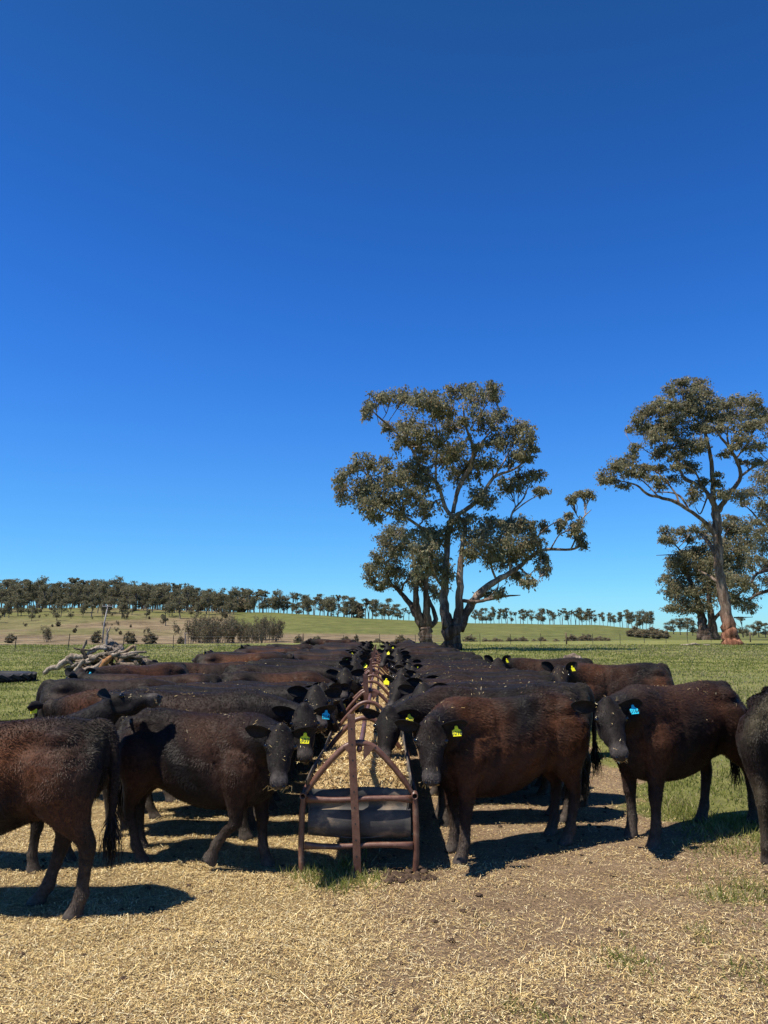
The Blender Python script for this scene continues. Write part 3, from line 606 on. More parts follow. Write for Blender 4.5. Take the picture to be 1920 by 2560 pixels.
def scatter_far():
    g = random.Random(3)
    # belt along the ridge on the left
    x = -40.0
    while x < 1020:
        hp = np.interp(x, [0, 200, 400, 600, 800, 1000], [67, 77, 71, 61, 55, 49])
        far_tree('gum' if g.random() < np.interp(x, [0, 500, 900], [.85, .7, .45]) else 'sparse', x+g.uniform(-4, 4), g.uniform(405, 455), hp*g.uniform(.58, 1.12),
                 'gum in the thick grey green belt of trees along the left hilltop', 'gums along the left hilltop', g.uniform(0.9, 1.25))
        x += g.uniform(5, 9)*(1 if x < 560 else 1.3)
    # open slope below the belt, left
    for px, D, h in [(20, 300, 52), (60, 330, 60), (95, 300, 48), (130, 345, 58), (118, 360, 62), (160, 300, 46), (180, 350, 62), (235, 300, 60), (250, 320, 72), (262, 285, 46), (205, 380, 70), (150, 270, 44), (215, 320, 36), (185, 285, 30), (310, 285, 42), (345, 340, 62), (372, 350, 68), (385, 330, 58), (440, 330, 66), (455, 300, 64), (470, 340, 70), (410, 360, 66),
                     (520, 330, 62), (545, 340, 56), (575, 355, 58), (495, 290, 46), (630, 370, 58), (660, 380, 56), (35, 380, 70), (80, 390, 70), (280, 360, 50), (830, 385, 56), (880, 385, 54), (770, 385, 52), (930, 385, 50), (5, 260, 40), (88, 270, 36), (420, 255, 54), (290, 395, 62)]:
        far_tree('gum', px, D, h, 'gum on the open brown slope below the left hilltop', 'gums scattered over the left slope', g.uniform(0.9, 1.15))
    for k in range(110):
        px = g.uniform(-20, 590); D = 405-115*g.random()**1.6
        far_tree(g.choice(['gum', 'gum', 'sparse']), px, D, g.uniform(36, 66)*(1.0 if D > 340 else .72), 'gum on the open brown slope below the left hilltop', 'gums scattered over the left slope', g.uniform(0.8, 1.2))
    for k in range(44):
        px = g.uniform(-20, 620); D = g.uniform(200, 400)
        far_tree(g.choice(['bush', 'thicket']), px, D, g.uniform(6, 17), 'small sapling dotted over the brown left slope', 'saplings on the left slope', g.uniform(0.7, 1.2))
    for k in range(26):
        px = g.uniform(440, 960); D = g.uniform(375, 420)
        far_tree(g.choice(['bush', 'gum', 'gum']), px, D, g.uniform(12, 46), 'low gum at the lower edge of the hilltop trees', 'gums at the lower edge of the hilltop belt', g.uniform(0.9, 1.4))
    lone = {38: 'round dark bush low on the brown slope near the left edge', 128: 'ragged small tree low on the brown slope left of the woodpile',
            250: 'round bush behind the peak of the woodpile', 335: 'round brown bush right of the power pole', 383: 'wider round brown bush, second right of the power pole', 462: 'round bush beside the bare white trunk',
            750: 'large round bush alone on pink brown paddock, first of a loose line', 792: 'round bush, second in the loose line behind the cattle', 818: 'low bush touching the second round bush of the line', 862: 'round bush in the middle of the line behind the cattle', 892: 'narrow upright bush behind the cattle', 943: 'round bush left of the small dark gum',
            1000: 'double round bush just left of the twin gum trunks', 1172: 'round bush right of the large gum trunk', 1020: 'round bush touching the small dark gum trunk'}
    for px, D, h, kind, w in [(38, 170, 30, 'bush', 1.1), (128, 175, 36, 'thicket', .8), (250, 170, 32, 'bush', 1.2), (335, 165, 36, 'bush', 1.15), (383, 165, 33, 'bush', 1.35), (462, 160, 24, 'bush', 1.2), (750, 150, 32, 'bush', 1.1), (792, 150, 30, 'bush', 1.1), (818, 149, 22, 'bush', 1.3), (862, 160, 26, 'bush', 1.2), (892, 160, 31, 'bush', .5), (943, 155, 24, 'bush', 1.4), (1000, 150, 32, 'bush', 1.3), (1020, 151, 26, 'bush', 1.2), (1172, 155, 30, 'bush', 1.2)]:
        far_tree(kind, px, D, h, lone[px], 'bushes beyond the fence', w)
    for k in range(20):
        px = 485+k*11.0+g.uniform(-5, 5)
        far_tree('thicket', px, g.uniform(150, 190), g.uniform(48, 70), 'grey stemmed shrub in the thicket behind the left rank of cattle', 'shrubs of the grey thicket', g.uniform(.7, 1.0))
    for k in range(16):
        px = 1215+k*11.2+g.uniform(-4, 4)
        far_tree('bush', px, g.uniform(150, 165), g.uniform(13, 27), 'low bush in the long hedge right of the large gum', 'bushes of the long hedge', 1.3)
    for k in range(11):
        px = 1408+k*11.0+g.uniform(-4, 4)
        far_tree('bush', px, g.uniform(150, 165), g.uniform(15, 34)*(1.0 if k < 9 else .7), 'low bush in the short dark hedge left of the tall right gum', 'bushes of the short hedge', 1.3)
    for k in range(10):
        far_tree('bush', 1570+k*9.5+g.uniform(-3, 3), g.uniform(220, 250), g.uniform(16, 30), 'bush at the foot of the hill where it meets the sky', 'bushes at the foot of the hill', 1.5)
    for a, b, n, h, lab, grp in ((1185, 1290, 12, 42, 'gum in the first open group on the skyline right of the large gum', 'first skyline group'), (1295, 1408, 12, 40, 'gum in the second open group on the skyline right of the large gum', 'second skyline group'),
                                 (1412, 1530, 14, 42, 'gum in the third darker group on the skyline', 'third skyline group'), (1535, 1632, 11, 52, 'gum in the dark clump at the right end of the skyline', 'fourth skyline group')):
        for k in range(n):
            far_tree(g.choice(['gum', 'gum', 'sparse']), a+(b-a)*(k+g.random())/n, g.uniform(415, 450), h*g.uniform(.7, 1.05), lab, grp, g.uniform(.8, 1.1))
    for px, h in ((1660, 26), (1675, 32), (1692, 38), (1708, 40), (1722, 34), (1738, 26), (1752, 20), (1846, 46), (1870, 30), (1885, 36), (1902, 32), (1918, 26), (1856, 24)):
        far_tree('gum', px, g.uniform(380, 420), h*1.15, 'small distant gum on the horizon behind the right hand trees', 'distant gums at the right horizon', 1.3)
scatter_far()

# ------------------------------------------------------------------ fence, power pole, dead trunk
def make_fence():
    root = empty('wire_fence', (0, 72, 0)); wm = MB()
    tag(root, 'wire fence on thin steel posts across the back of the paddock', 'fence')
    xs = list(np.arange(-44, 78, 3.35)); tops = []
    for k, x in enumerate(xs):
        x = x + rng.uniform(-0.2, 0.2); y = 72+0.55*x; z = float(height(x, y)); h = 1.15+rng.uniform(-.06, .08); ln = rng.normal(0, 0.03)
        b = np.array([x, y-72, z]); mb = MB()
        wood = (k % 8 == 3)
        if wood: mb.add(*tube(np.array([b-[0, 0, .3], b+[0, 0, h*.6], b+[ln, 0, h*1.12]]), [.085, .08, .075], 8))
        else:
            for a in (0, 2.09, 4.19):                               # star picket: three fins
                d = np.array([math.cos(a), math.sin(a), 0])*0.03; pw = np.array([-math.sin(a), math.cos(a), 0])*0.004
                V = np.array([b-pw, b+d-pw, b+d+pw, b+pw]); V = np.concatenate([V, V+np.array([ln, 0, h])])
                mb.add(V, [np.array([[0, 1, 5, 4], [1, 2, 6, 5], [2, 3, 7, 6], [3, 0, 4, 7], [4, 5, 6, 7]])])
        mb.build('post', M['postwood' if wood else 'steel'], root, smooth=wood); tops.append(b)
    tops = np.array(tops)
    for hz in (0.25, 0.5, 0.75, 1.0):
        wm.add(*tube(tops+np.array([0, -0.03, hz]), 0.006, 4))
    wm.build('wire', M['wire'], root)
make_fence()
def make_pole():
    D = 170.0; x = (266-960)/F*D; z = float(height(x, D)); top = P(270, 1512, D)
    root = empty('power_pole', (x, D, z)); h = top[2]-z
    tag(root, 'tall grey timber power pole with crossarm behind the woodpile', 'power pole')
    MB().add(*tube(np.array([[0, 0, -.5], [0.15, 0, h*.5], [top[0]-x, 0, h]]), [.2, .17, .13], 8)).build('pole', M['polewood'], root)
    c = np.array([top[0]-x, -0.16, h-0.35])
    MB().add(*box(c+[-1.2, -.06, -.07], c+[1.2, .06, .07])).build('crossarm', M['polewood'], root, smooth=False)
    for dx in (-1.1, -0.5, 0.5, 1.1):
        MB().add(*tube(np.array([c+[dx, 0, .07], c+[dx, 0, .2], c+[dx, 0, .28], c+[dx, 0, .4]]), [.04, .09, .06, .03], 8)).build('insulator', M['polewood'], root)
    for sx in (-1, 1):
        MB().add(*tube(np.array([c+[sx*.75, .02, -.05], c+[0, .05, -.75]]), .03, 5)).build('brace', M['steel'], root)
    x = (470-960)/F*150; z = float(height(x, 150))
    o = empty('dead_tree', (x, 150, z)); tag(o, 'bare white dead trunk standing by the grey thicket', 'dead tree')
    m = MB(); m.add(*tube(smooth_poly(np.array([[0, 0, -.4], [.05, 0, 1.2], [-.1, 0, 2.2], [-.15, 0, 2.75]]), 3), np.linspace(.2, .1, 10), 7), 0, (1.5, 1.5, 1.5))
    m.add(*tube(np.array([[-.1, 0, 2.2], [.25, 0, 2.6], [.3, .1, 2.75]]), [.09, .07, .04], 5), 0, (1.5, 1.5, 1.5)); m.build('trunk', M['deadwood'], o)
make_pole()

# ------------------------------------------------------------------ woodpile, tyre, stump, fallen branches
C6 = (0, 1420, 520/1659.0)
def log_from(pts, D, name, label, col=(1, 1, 1), cat='log', group='dead wood heaped in the pile', dd=0.0, K=9, conv=C6, sink=None):
    s = conv[2]/F*D; A = []
    for i, q in enumerate(pts):
        p = P(conv[0]+q[0]*conv[2], conv[1]+q[1]*conv[2], D + (q[3] if len(q) > 3 else dd)); A.append([*p, q[2]*s*.98])
    A = np.array(A); A4 = smooth_poly(A, 4); A4[:, 3] = np.maximum(A4[:, 3], .015)
    lo = (A4[:, 2]-A4[:, 3]) - height(A4[:, 0], A4[:, 1]); A4[:, 2] += np.maximum(-lo-0.03, 0)
    b = A4[int(np.argmin(A4[:, 2])), :3].copy()
    A4[1:-1, :3] += rng.normal(0, .12, (len(A4)-2, 3))*A4[1:-1, 3:4]
    V, Fq = tube(A4[:, :3]-b, A4[:, 3], K, True, 0.12, int(abs(pts[0][0]*13)))
    o = MB().add(V, Fq, 0, col).build(name, M['deadwood']); o.location = b
    return tag(o, label, cat, group)
def make_pile():
    D = 27.5
    L = [([(350, 845, 16), (400, 800, 20), (470, 785, 24), (545, 725, 26), (590, 708, 24), (670, 712, 18), (800, 700, 14)], 'long pale grey branch running out to the left end of the woodpile', (1.15, 1.1, 1.0), -.5),
         ([(470, 770, 6), (480, 735, 9)], None, (.7, .7, .7), -.5),
         ([(850, 640, 40), (950, 690, 44), (1060, 720, 40), (1150, 750, 36), (1255, 790, 28)], 'thick cracked log sloping down the right side of the woodpile', (1.05, 1, .95), .2),
         ([(860, 580, 26), (920, 620, 30), (980, 660, 26)], 'short thick grey log at the peak of the woodpile', (1.1, 1.05, 1), .3),
         ([(845, 620, 12), (850, 570, 13), (858, 520, 10), (850, 475, 6)], 'pale forked stick standing upright on top of the woodpile', (1.6, 1.5, 1.4), .1),
         ([(858, 515, 7), (872, 490, 6), (880, 468, 4)], None, (1.6, 1.5, 1.4), .1),
         ([(700, 700, 20), (740, 660, 22), (790, 635, 18), (850, 650, 14)], 'curved pale branch arching over the left of the peak', (1.2, 1.15, 1.05), -.2),
         ([(650, 650, 12), (675, 690, 16), (690, 730, 12)], 'short dark forked branch poking up left of the peak', (.35, .32, .3), -.6),
         ([(590, 640, 6), (640, 650, 8), (720, 655, 8), (760, 640, 5)], 'thin dark twiggy branch sticking out to the upper left', (.45, .42, .4), -.3),
         ([(660, 650, 9), (680, 600, 13), (690, 570, 8)], 'pale stub leaning against the wooden fence post', (1.0, .9, .75), .4),
         ([(970, 690, 14), (1030, 645, 15), (1070, 625, 13), (1080, 650, 9), (1080, 680, 6)], 'hooked tan branch with a drooping tip right of the peak', (1.15, .95, .7), -.1),
         ([(930, 700, 30), (955, 740, 32), (960, 790, 30)], 'stout upright tan log stump in the middle of the woodpile', (1.1, .9, .75), -.5),
         ([(800, 800, 22), (840, 750, 26), (890, 705, 14)], 'split log with bright orange broken wood', (1.3, .75, .38), -.9),
         ([(580, 840, 14), (640, 780, 18), (720, 730, 18), (800, 690, 16), (880, 690, 12)], 'grey branch slanting across the front of the woodpile', (1.1, 1.05, .95), -.6),
         ([(620, 830, 14), (700, 805, 18), (770, 790, 18), (830, 740, 14)], 'low pale branch lying along the front of the woodpile', (1.1, 1.0, .9), -.9),
         ([(590, 830, 13), (650, 760, 16), (670, 730, 12)], 'short grey branch propped at the front left of the woodpile', (1.15, 1.1, 1.0), -.8),
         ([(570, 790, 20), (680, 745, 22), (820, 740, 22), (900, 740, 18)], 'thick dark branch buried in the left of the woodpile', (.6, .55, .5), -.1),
         ([(960, 770, 18), (1050, 775, 20), (1110, 785, 16)], 'grey log lying low at the right front of the woodpile', (1.1, 1.0, .9), -.8),
         ([(1080, 740, 12), (1100, 780, 15)], 'short peg of grey wood at the right front of the woodpile', (.9, .8, .7), -.9),
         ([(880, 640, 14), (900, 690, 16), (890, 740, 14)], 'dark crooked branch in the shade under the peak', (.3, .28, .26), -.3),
         ([(760, 640, 10), (830, 620, 12), (890, 640, 10)], 'thin grey branch lying over the peak of the woodpile', (1.1, 1.05, 1), 0),
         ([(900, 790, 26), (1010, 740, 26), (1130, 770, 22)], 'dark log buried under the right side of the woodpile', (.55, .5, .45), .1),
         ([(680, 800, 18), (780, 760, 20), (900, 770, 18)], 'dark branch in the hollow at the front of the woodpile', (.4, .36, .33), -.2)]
    for k in range(26):
        x0 = 470+rng.random()*560; y0 = 745+rng.random()*85-80*(1-abs(x0-860)/420); a = rng.normal(0, .55); ln = 110+rng.random()*170; q = []
        for t in np.linspace(0, 1, 4): q.append((x0+ln*t*math.cos(a), y0-ln*t*math.sin(a)*.55+rng.normal(0, 10), (15-8*t)*(.7+.6*rng.random())))
        v = .6+.65*rng.random(); L.append((q, 'weathered grey branch lost in the tangle of the woodpile', (v*1.05, v, v*.92), rng.uniform(-.8, .5)))
    prev = None
    for pts, lab, col, dd in L:
        if lab is None:                                              # fork of the branch before it: a part of that branch
            o = log_from(pts, D, 'fork', 'x', col, dd=dd, K=7); b = prev
            for k in ('label', 'category', 'group'): del o[k]
            o.parent = b; o.location = o.location - b.location
        else: prev = log_from(pts, D, 'dead_branch', lab, col, dd=dd)
    log_from([(1370, 785, 10), (1400, 775, 11), (1430, 765, 7)], 27.0, 'dead_branch', 'short grey branch lying in grass right of the woodpile', group='dead wood lying in the grass')
    c7 = (480, 1420, 520/1659.0)
    log_from([(430, 642, 3), (470, 637, 4), (510, 642, 3)], 58.0, 'dead_branch', 'thin white branch lying in the grass beyond the left cattle', (1.5, 1.5, 1.4), conv=c7, group='dead wood lying in the grass')
    log_from([(655, 640, 3), (672, 632, 4)], 60.0, 'dead_branch', 'tiny white stick lying in the grass beyond the cattle', (1.5, 1.5, 1.4), conv=c7, group='dead wood lying in the grass')
    log_from([(720, 2072, 5), (780, 2068, 7), (830, 2062, 8), (870, 2075, 4)], 76.0, 'dead_branch', 'pale bent branch lying in the grass left of the tall right gum', (1.3, 1.25, 1.15), conv=C5, group='dead wood lying in the grass')
    log_from([(895, 2070, 5), (940, 2072, 5)], 76.0, 'dead_branch', 'short pale stick lying in the grass at the foot of the tall right gum', (1.3, 1.25, 1.15), conv=C5, group='dead wood lying in the grass')
    c3 = (1080, 1550, 840/1659.0)
    log_from([(655, 198, 26), (690, 200, 30), (725, 205, 28)], 18.0, 'cut_log', 'grey weathered log standing in grass behind the right cattle', (1.05, .95, .9), 'log', 'dead wood lying in the grass', conv=c3)
make_pile()
def make_tyre():
    c = G(-14, 1703); c[2] = float(height(c[0], c[1])); root = empty('tractor_tyre', c)
    tag(root, 'big black lugged tractor tyre lying flat at the left edge', 'tyre')
    Ro, Ri, h = 1.18, 0.70, 0.27; prof = [(Ri, .06), (Ri+.1, .0), (Ro-.12, .0), (Ro-.02, .06), (Ro, .09), (Ro, h-.09), (Ro-.02, h-.06), (Ro-.12, h), (Ri+.1, h), (Ri, h-.06)]
    n = 48; a = np.arange(n)*2*math.pi/n; Rg = np.array([[[r*math.cos(t), r*math.sin(t), z] for r, z in prof] for t in a]); Rg = np.concatenate([Rg, Rg[:1]])
    MB().add(*ringmesh(Rg, False)).build('casing', M['tyre'], root)
    lg = MB()
    for side in (0, 1):
        for k in range(22):
            t0 = (k+0.5*side)*2*math.pi/22; q = []
            for f in np.linspace(0, 1, 5):
                t = t0 + f*0.22; z = (0.03+f*0.13) if side == 0 else (h-0.03-f*0.13); wv = 0.035
                for rr, dz in ((Ro-.03, -wv), (Ro+.05, -wv*.7), (Ro+.05, wv*.7), (Ro-.03, wv)): q.append((rr*math.cos(t+dz*1.4), rr*math.sin(t+dz*1.4), z+dz))
            lg.add(*ringmesh(np.array(q).reshape(5, 4, 3)))
    lg.build('tread_lugs', M['tyre'], root, smooth=False)
make_tyre()

# ------------------------------------------------------------------ feeders
FX, FY = -0.173, 5.50
def make_feeder(k):
    L = 4.5; root = empty('hay_feeder', (FX+0.004*k*4.8*-1.2, FY+k*4.8, 0)); hw = 0.387; r = 0.0198
    tag(root, ['rusty pipe hay feeder with black rubber trough, its end frame facing the viewer', 'rusty hooped hay feeder next in line behind the front feeder', 'third rusty hooped feeder along the line between the cattle',
               'fourth rusty hooped feeder along the line between the cattle', 'last rusty hooped feeder at the far end of the line'][k], 'cattle feeder', 'feeders in a line')
    for y0 in (0, L):
        e = MB() 
        for sx in (-1, 1):
            lp = smooth_poly(np.array([[sx*(hw-.005), y0, .505], [sx*(hw+.004), y0, .40], [sx*(hw+.008), y0, .22], [sx*(hw+.004), y0, .06], [sx*(hw-.006), y0, -.03]]), 4)
            MB().add(*tube(lp, r*1.05, 12, True, .02, 3)).build('leg', M['rust'], root)
        # top rail: pipe with flattened ends
        for z, nm, a in ((.487, 'top_rail', 0.012), (.182, 'bottom_rail', -.01)):
            xs = np.linspace(-hw+.015, hw-.015, 15); n = 12; th = np.arange(n)*2*math.pi/n; Rg = []
            for x in xs:
                fl = 1-np.clip((abs(x)-.25)/.11, 0, 1)*.45; kink = .006*math.sin(x*9)
                Rg.append([[x, y0-.006+r*fl*math.cos(t), z+a*abs(x)/hw*0+kink+r*(2-fl)*.95*math.sin(t)] for t in th])
            MB().add(*ringmesh(np.array(Rg))).build(nm, M['rust'], root)
        # centre post: angle iron, leaning a little
        pz = np.linspace(-.03, 1.06, 9); w, t = .026, .004; yb = y0-.034; Rg = []
        for z in pz:
            x = -.008-.05*z/1.06+ (.002*math.sin(z*6)); prof = [(-w, 0), (w, 0), (w, .05), (w-t, .05), (w-t, t), (-w, t)]
            Rg.append([[x+a, yb+b, z] for a, b in prof])
        po = MB().add(*ringmesh(np.array(Rg))).build('centre_post', M['rust'], root, smooth=False)
        hl = MB()
        for z in np.arange(.12, 1.04, .105):
            x = -.008-.05*z/1.06; a8 = np.arange(8)*math.pi/4
            hl.add(np.stack([x+.006*np.cos(a8), np.full(8, yb-.0015), z+.006*np.sin(a8)], 1), [np.arange(8)[::-1][None]])
        hl.build('bolt_holes', M['ink'], po, smooth=False)
        for sx in (-1, 1):
            g = np.array([[sx*.03, y0-.012, .845], [sx*.115, y0-.012, .84], [sx*.03, y0-.012, .745]]); g = np.concatenate([g, g+[0, .006, 0]])
            fs = [np.array([[0, 1, 2], [3, 5, 4]]), np.array([[0, 3, 4, 1], [1, 4, 5, 2], [2, 5, 3, 0]])]
            MB().add(g, fs).build('gusset', M['rust'], root, smooth=False)
    for y0 in (0, 1.5, 3.0, L):
        hp = np.array([[-hw+.004, .505], [-hw+.07, .60], [-.25, .685], [-.165, .775], [-.09, .838], [0, .862], [.09, .838], [.165, .775], [.25, .685], [hw-.07, .60], [hw-.004, .505]])
        hp = smooth_poly(np.stack([hp[:, 0], np.full(len(hp), y0+.012), hp[:, 1]], 1), 4)
        rad = np.full(len(hp), r*1.08); e_ = np.minimum(np.arange(len(hp)), np.arange(len(hp))[::-1]); rad *= np.clip(.55+e_*.09, 0, 1)
        MB().add(*tube(hp, rad, 12)).build('hoop', M['rust'], root)
    MB().add(*tube(np.stack([.004*np.sin(np.arange(12)), np.linspace(-.02, L+.02, 12), np.full(12, .862-r*2.1)], 1), r, 12)).build('ridge_pipe', M['rust'], root)
    for sx in (-1, 1):                                               # side rails: open pipe ends
        ys = np.linspace(-.045, L+.045, 10); V1, F1 = tube(np.stack([np.full(10, sx*(hw-.002)), ys, np.full(10, .512)], 1), r*1.15, 16, False)
        V2, F2 = tube(np.stack([np.full(10, sx*(hw-.002)), ys, np.full(10, .512)], 1), r*.8, 16, False)
        m = MB().add(V1, F1).add(V2, [F2[0][:, ::-1]])
        for e in (0, 9):
            j = np.arange(16); a = e*16+j; b = 160*1+e*16+j
            q = np.stack([a, e*16+(j+1) % 16, 160+e*16+(j+1) % 16, b], 1); m.F.append((q if e else q[:, ::-1], 0))
        m.build('side_rail', M['rust'], root)
    # hanging rubber belt trough, with one side standing proud of the rail
    ys = np.linspace(.03, L-.03, 24); prof = smooth_poly(np.array([[-.375, .60], [-.362, .50], [-.34, .38], [-.26, .27], [-.1, .225], [.1, .225], [.26, .27], [.33, .38], [.352, .50], [.372, .60]]), 3)
    n = len(prof); Rg = np.zeros((24, n*2, 3))
    for i, y in enumerate(ys):
        wob = .014*np.sin(y*3.1+np.array([0, 0]).sum()); o2 = prof.copy(); o2[:, 1] += np.where(np.abs(prof[:, 0]) > .33, wob, 0)
        inn = o2*np.array([.975, 1]) + np.array([0, .008]); Rg[i, :n, 0] = o2[:, 0]; Rg[i, :n, 2] = o2[:, 1]; Rg[i, n:, 0] = inn[::-1, 0]; Rg[i, n:, 2] = inn[::-1, 1]; Rg[i, :, 1] = y
    MB().add(*shellmesh(Rg)).build('trough', M['rubber'], root)
    for y0, sg in ((0, 1), (L, -1)):                                 # end panel: belt folded under between the rails
        pr = smooth_poly(np.array([[.10, .535], [.06, .545], [.045, .50], [.05, .43], [.018, .395], [.0, .33], [.012, .265], [.06, .222], [.13, .205]]), 4); n = len(pr)
        xs = np.linspace(-hw+.035, hw-.03, 17); Rg = np.zeros((17, n*2, 3))
        for i, x in enumerate(xs):
            p2 = pr.copy(); p2[:, 1] += .007*math.sin(x*11+1)*(np.abs(pr[:, 1]-.53) < .05) - .010*(1-(x/hw)**2)*(pr[:, 1] < .3) + .02*np.clip(-x/hw, 0, 1)*(pr[:, 1] < .28); p2[:, 0] += .006*math.sin(x*8+.5)
            tg = np.gradient(p2, axis=0); tg /= np.linalg.norm(tg, axis=1)[:, None]; q = p2 + .008*np.stack([-tg[:, 1], tg[:, 0]], 1); Rg[i, :n, 1] = y0+sg*p2[:, 0]; Rg[i, :n, 2] = p2[:, 1]; Rg[i, n:, 1] = y0+sg*q[::-1, 0]; Rg[i, n:, 2] = q[::-1, 1]; Rg[i, :, 0] = x
        MB().add(*shellmesh(Rg)).build('end_panel', M['rubber'], root)
    # straw piled in the trough
    nx, ny = 26, 110; X = np.linspace(-.33, .33, nx); Y = np.linspace(.10, L-.10, ny); XX, YY = np.meshgrid(X, Y)
    Z = .565 + .045*(1-(XX/.33)**2) + .09*(fbm(XX*5+k*9, YY*3, 41)-.45) - .09*sstep(.22, .10, YY) - .15*sstep(L-.26, L-.10, YY)
    V = np.stack([XX, YY, Z], -1).reshape(-1, 3); i = np.arange(ny-1)[:, None]*nx; j = np.arange(nx-1)[None]
    Q = np.stack([i+j, i+j+1, i+nx+j+1, i+nx+j], -1).reshape(-1, 4); mb = MB().add(V, Q, 0, (.34, .23, .10))
    m = 9000 if k == 0 else 2500; ii = rng.integers(0, len(V), m); p = V[ii]+np.stack([rng.normal(0, .012, m), rng.normal(0, .02, m), .006+.016*rng.random(m)], 1)
    if k == 0: p[:m//2, 1] = .10+ (rng.random(m//2)**1.4)*1.8; p[:m//2, 2] = .570 + .045*(1-(p[:m//2, 0]/.33)**2) + .09*(fbm(p[:m//2, 0]*5, p[:m//2, 1]*3, 41)-.45) - .09*sstep(.22, .10, p[:m//2, 1]) + .018*rng.random(m//2)
    nr = unit(np.stack([rng.normal(0, .4, m), rng.normal(0, .4, m), np.ones(m)], 1)); v, q, c = straw_pieces(p, nr, .055, .0024, .5); mb.add(v, q, 0, c)
    o = mb.build('straw_feed', M['straw'], smooth=False); o.location = root.location
    tag(o, ['golden chopped straw heaped in the front feeder trough', 'straw in the second feeder trough', 'straw in the third feeder trough', 'straw in the fourth feeder trough', 'straw in the farthest feeder trough'][k], 'straw', 'straw in the feeders', 'stuff')
for k in range(5): make_feeder(k)

#CATTLE#
# ------------------------------------------------------------------ cattle
BLACK = np.array([0.0125, 0.0102, 0.0094]); BROWN = np.array([0.120, 0.043, 0.0165]); DUST = np.array([0.085, 0.066, 0.052]); HOOF = np.array([0.075, 0.062, 0.052]); MUZZ = np.array([0.060, 0.050, 0.046])
def cow_colour(part, x, y, z, brown, g):
    """real coat colour at rest position: black head, neck and rump, sun browned flanks, dusty shanks"""
    ph = g['ph']; nz = 0.5+0.25*(np.sin(x*5.1+ph[0]+2*np.sin(z*4.3+ph[1]))+np.sin(z*7.7+x*3.1+ph[2]))
    flank = sstep(0.50, 0.70, z)*sstep(1.20, 1.02, z); body = sstep(-0.66, -0.42, x)*sstep(0.86, 0.60, x)
    m = (0.15+0.85*flank)*body*np.clip(0.15+1.3*nz*nz+.25*np.sin(x*11+z*9+ph[3]), 0, 1.2)
    m = np.where(part == 1, sstep(0.95, 0.55, x)*0.75*(0.4+0.6*nz), m)             # neck
    m = np.where(part == 3, sstep(0.35, 0.62, z)*0.75*(0.4+0.8*nz)*sstep(-.72, -.5, x)+0.18, m)   # legs
    m = np.where(part == 2, 0.03+0.05*nz, m); m = np.where(part == 4, 0.10, m)
    m = np.clip(m*brown, 0, 1)[:, None]; c = BLACK*(1-m)+BROWN*m
    dg = (g['dung']*sstep(-.52, -.68, x)*sstep(.35, .6, nz+.25*np.sin(z*17+y*31)))[:, None]*(part != 2)[:, None]; c = c*(1-dg)+np.array([.062, .050, .030])*dg
    d = np.where(part == 3, sstep(0.42, 0.06, z)*0.75, 0)[:, None]; c = c*(1-d)+DUST*d
    h = np.where(part == 3, z < 0.055, False)[:, None]; c = np.where(h, HOOF, c)
    mu = np.where(part == 2, sstep(0.30, 0.345, z)*.9, 0)[:, None]                    # for the head z carries distance along the face
    return c*(1-mu)+MUZZ*mu
def rotY(a): c, s = math.cos(a), math.sin(a); return np.array([[c, 0, s], [0, 1, 0], [-s, 0, c]])
HIND = np.array([(-.46, .09, 1.04, .17, .07), (-.46, .125, .96, .205, .105), (-.455, .14, .84, .215, .115), (-.455, .15, .72, .185, .105), (-.475, .15, .62, .135, .085), (-.52, .148, .53, .092, .064), (-.572, .145, .465, .066, .048), (-.60, .142, .42, .053, .042), (-.60, .142, .37, .046, .038), (-.588, .142, .28, .038, .034), (-.575, .142, .185, .036, .033), (-.57, .142, .125, .044, .041), (-.55, .142, .085, .040, .039), (-.535, .142, .055, .046, .045), (-.525, .142, .03, .056, .050), (-.515, .142, .0, .062, .053)])
FORE = np.array([(.50, .09, .98, .12, .06), (.51, .125, .88, .155, .09), (.51, .145, .76, .145, .095), (.505, .15, .66, .115, .085), (.495, .148, .57, .083, .066), (.495, .146, .48, .060, .052), (.50, .145, .40, .050, .047), (.505, .145, .355, .050, .047), (.50, .145, .29, .038, .036), (.50, .145, .20, .035, .033), (.50, .145, .13, .042, .040), (.515, .145, .09, .039, .039), (.525, .145, .058, .046, .045), (.532, .145, .03, .055, .050), (.54, .145, .0, .061, .053)])
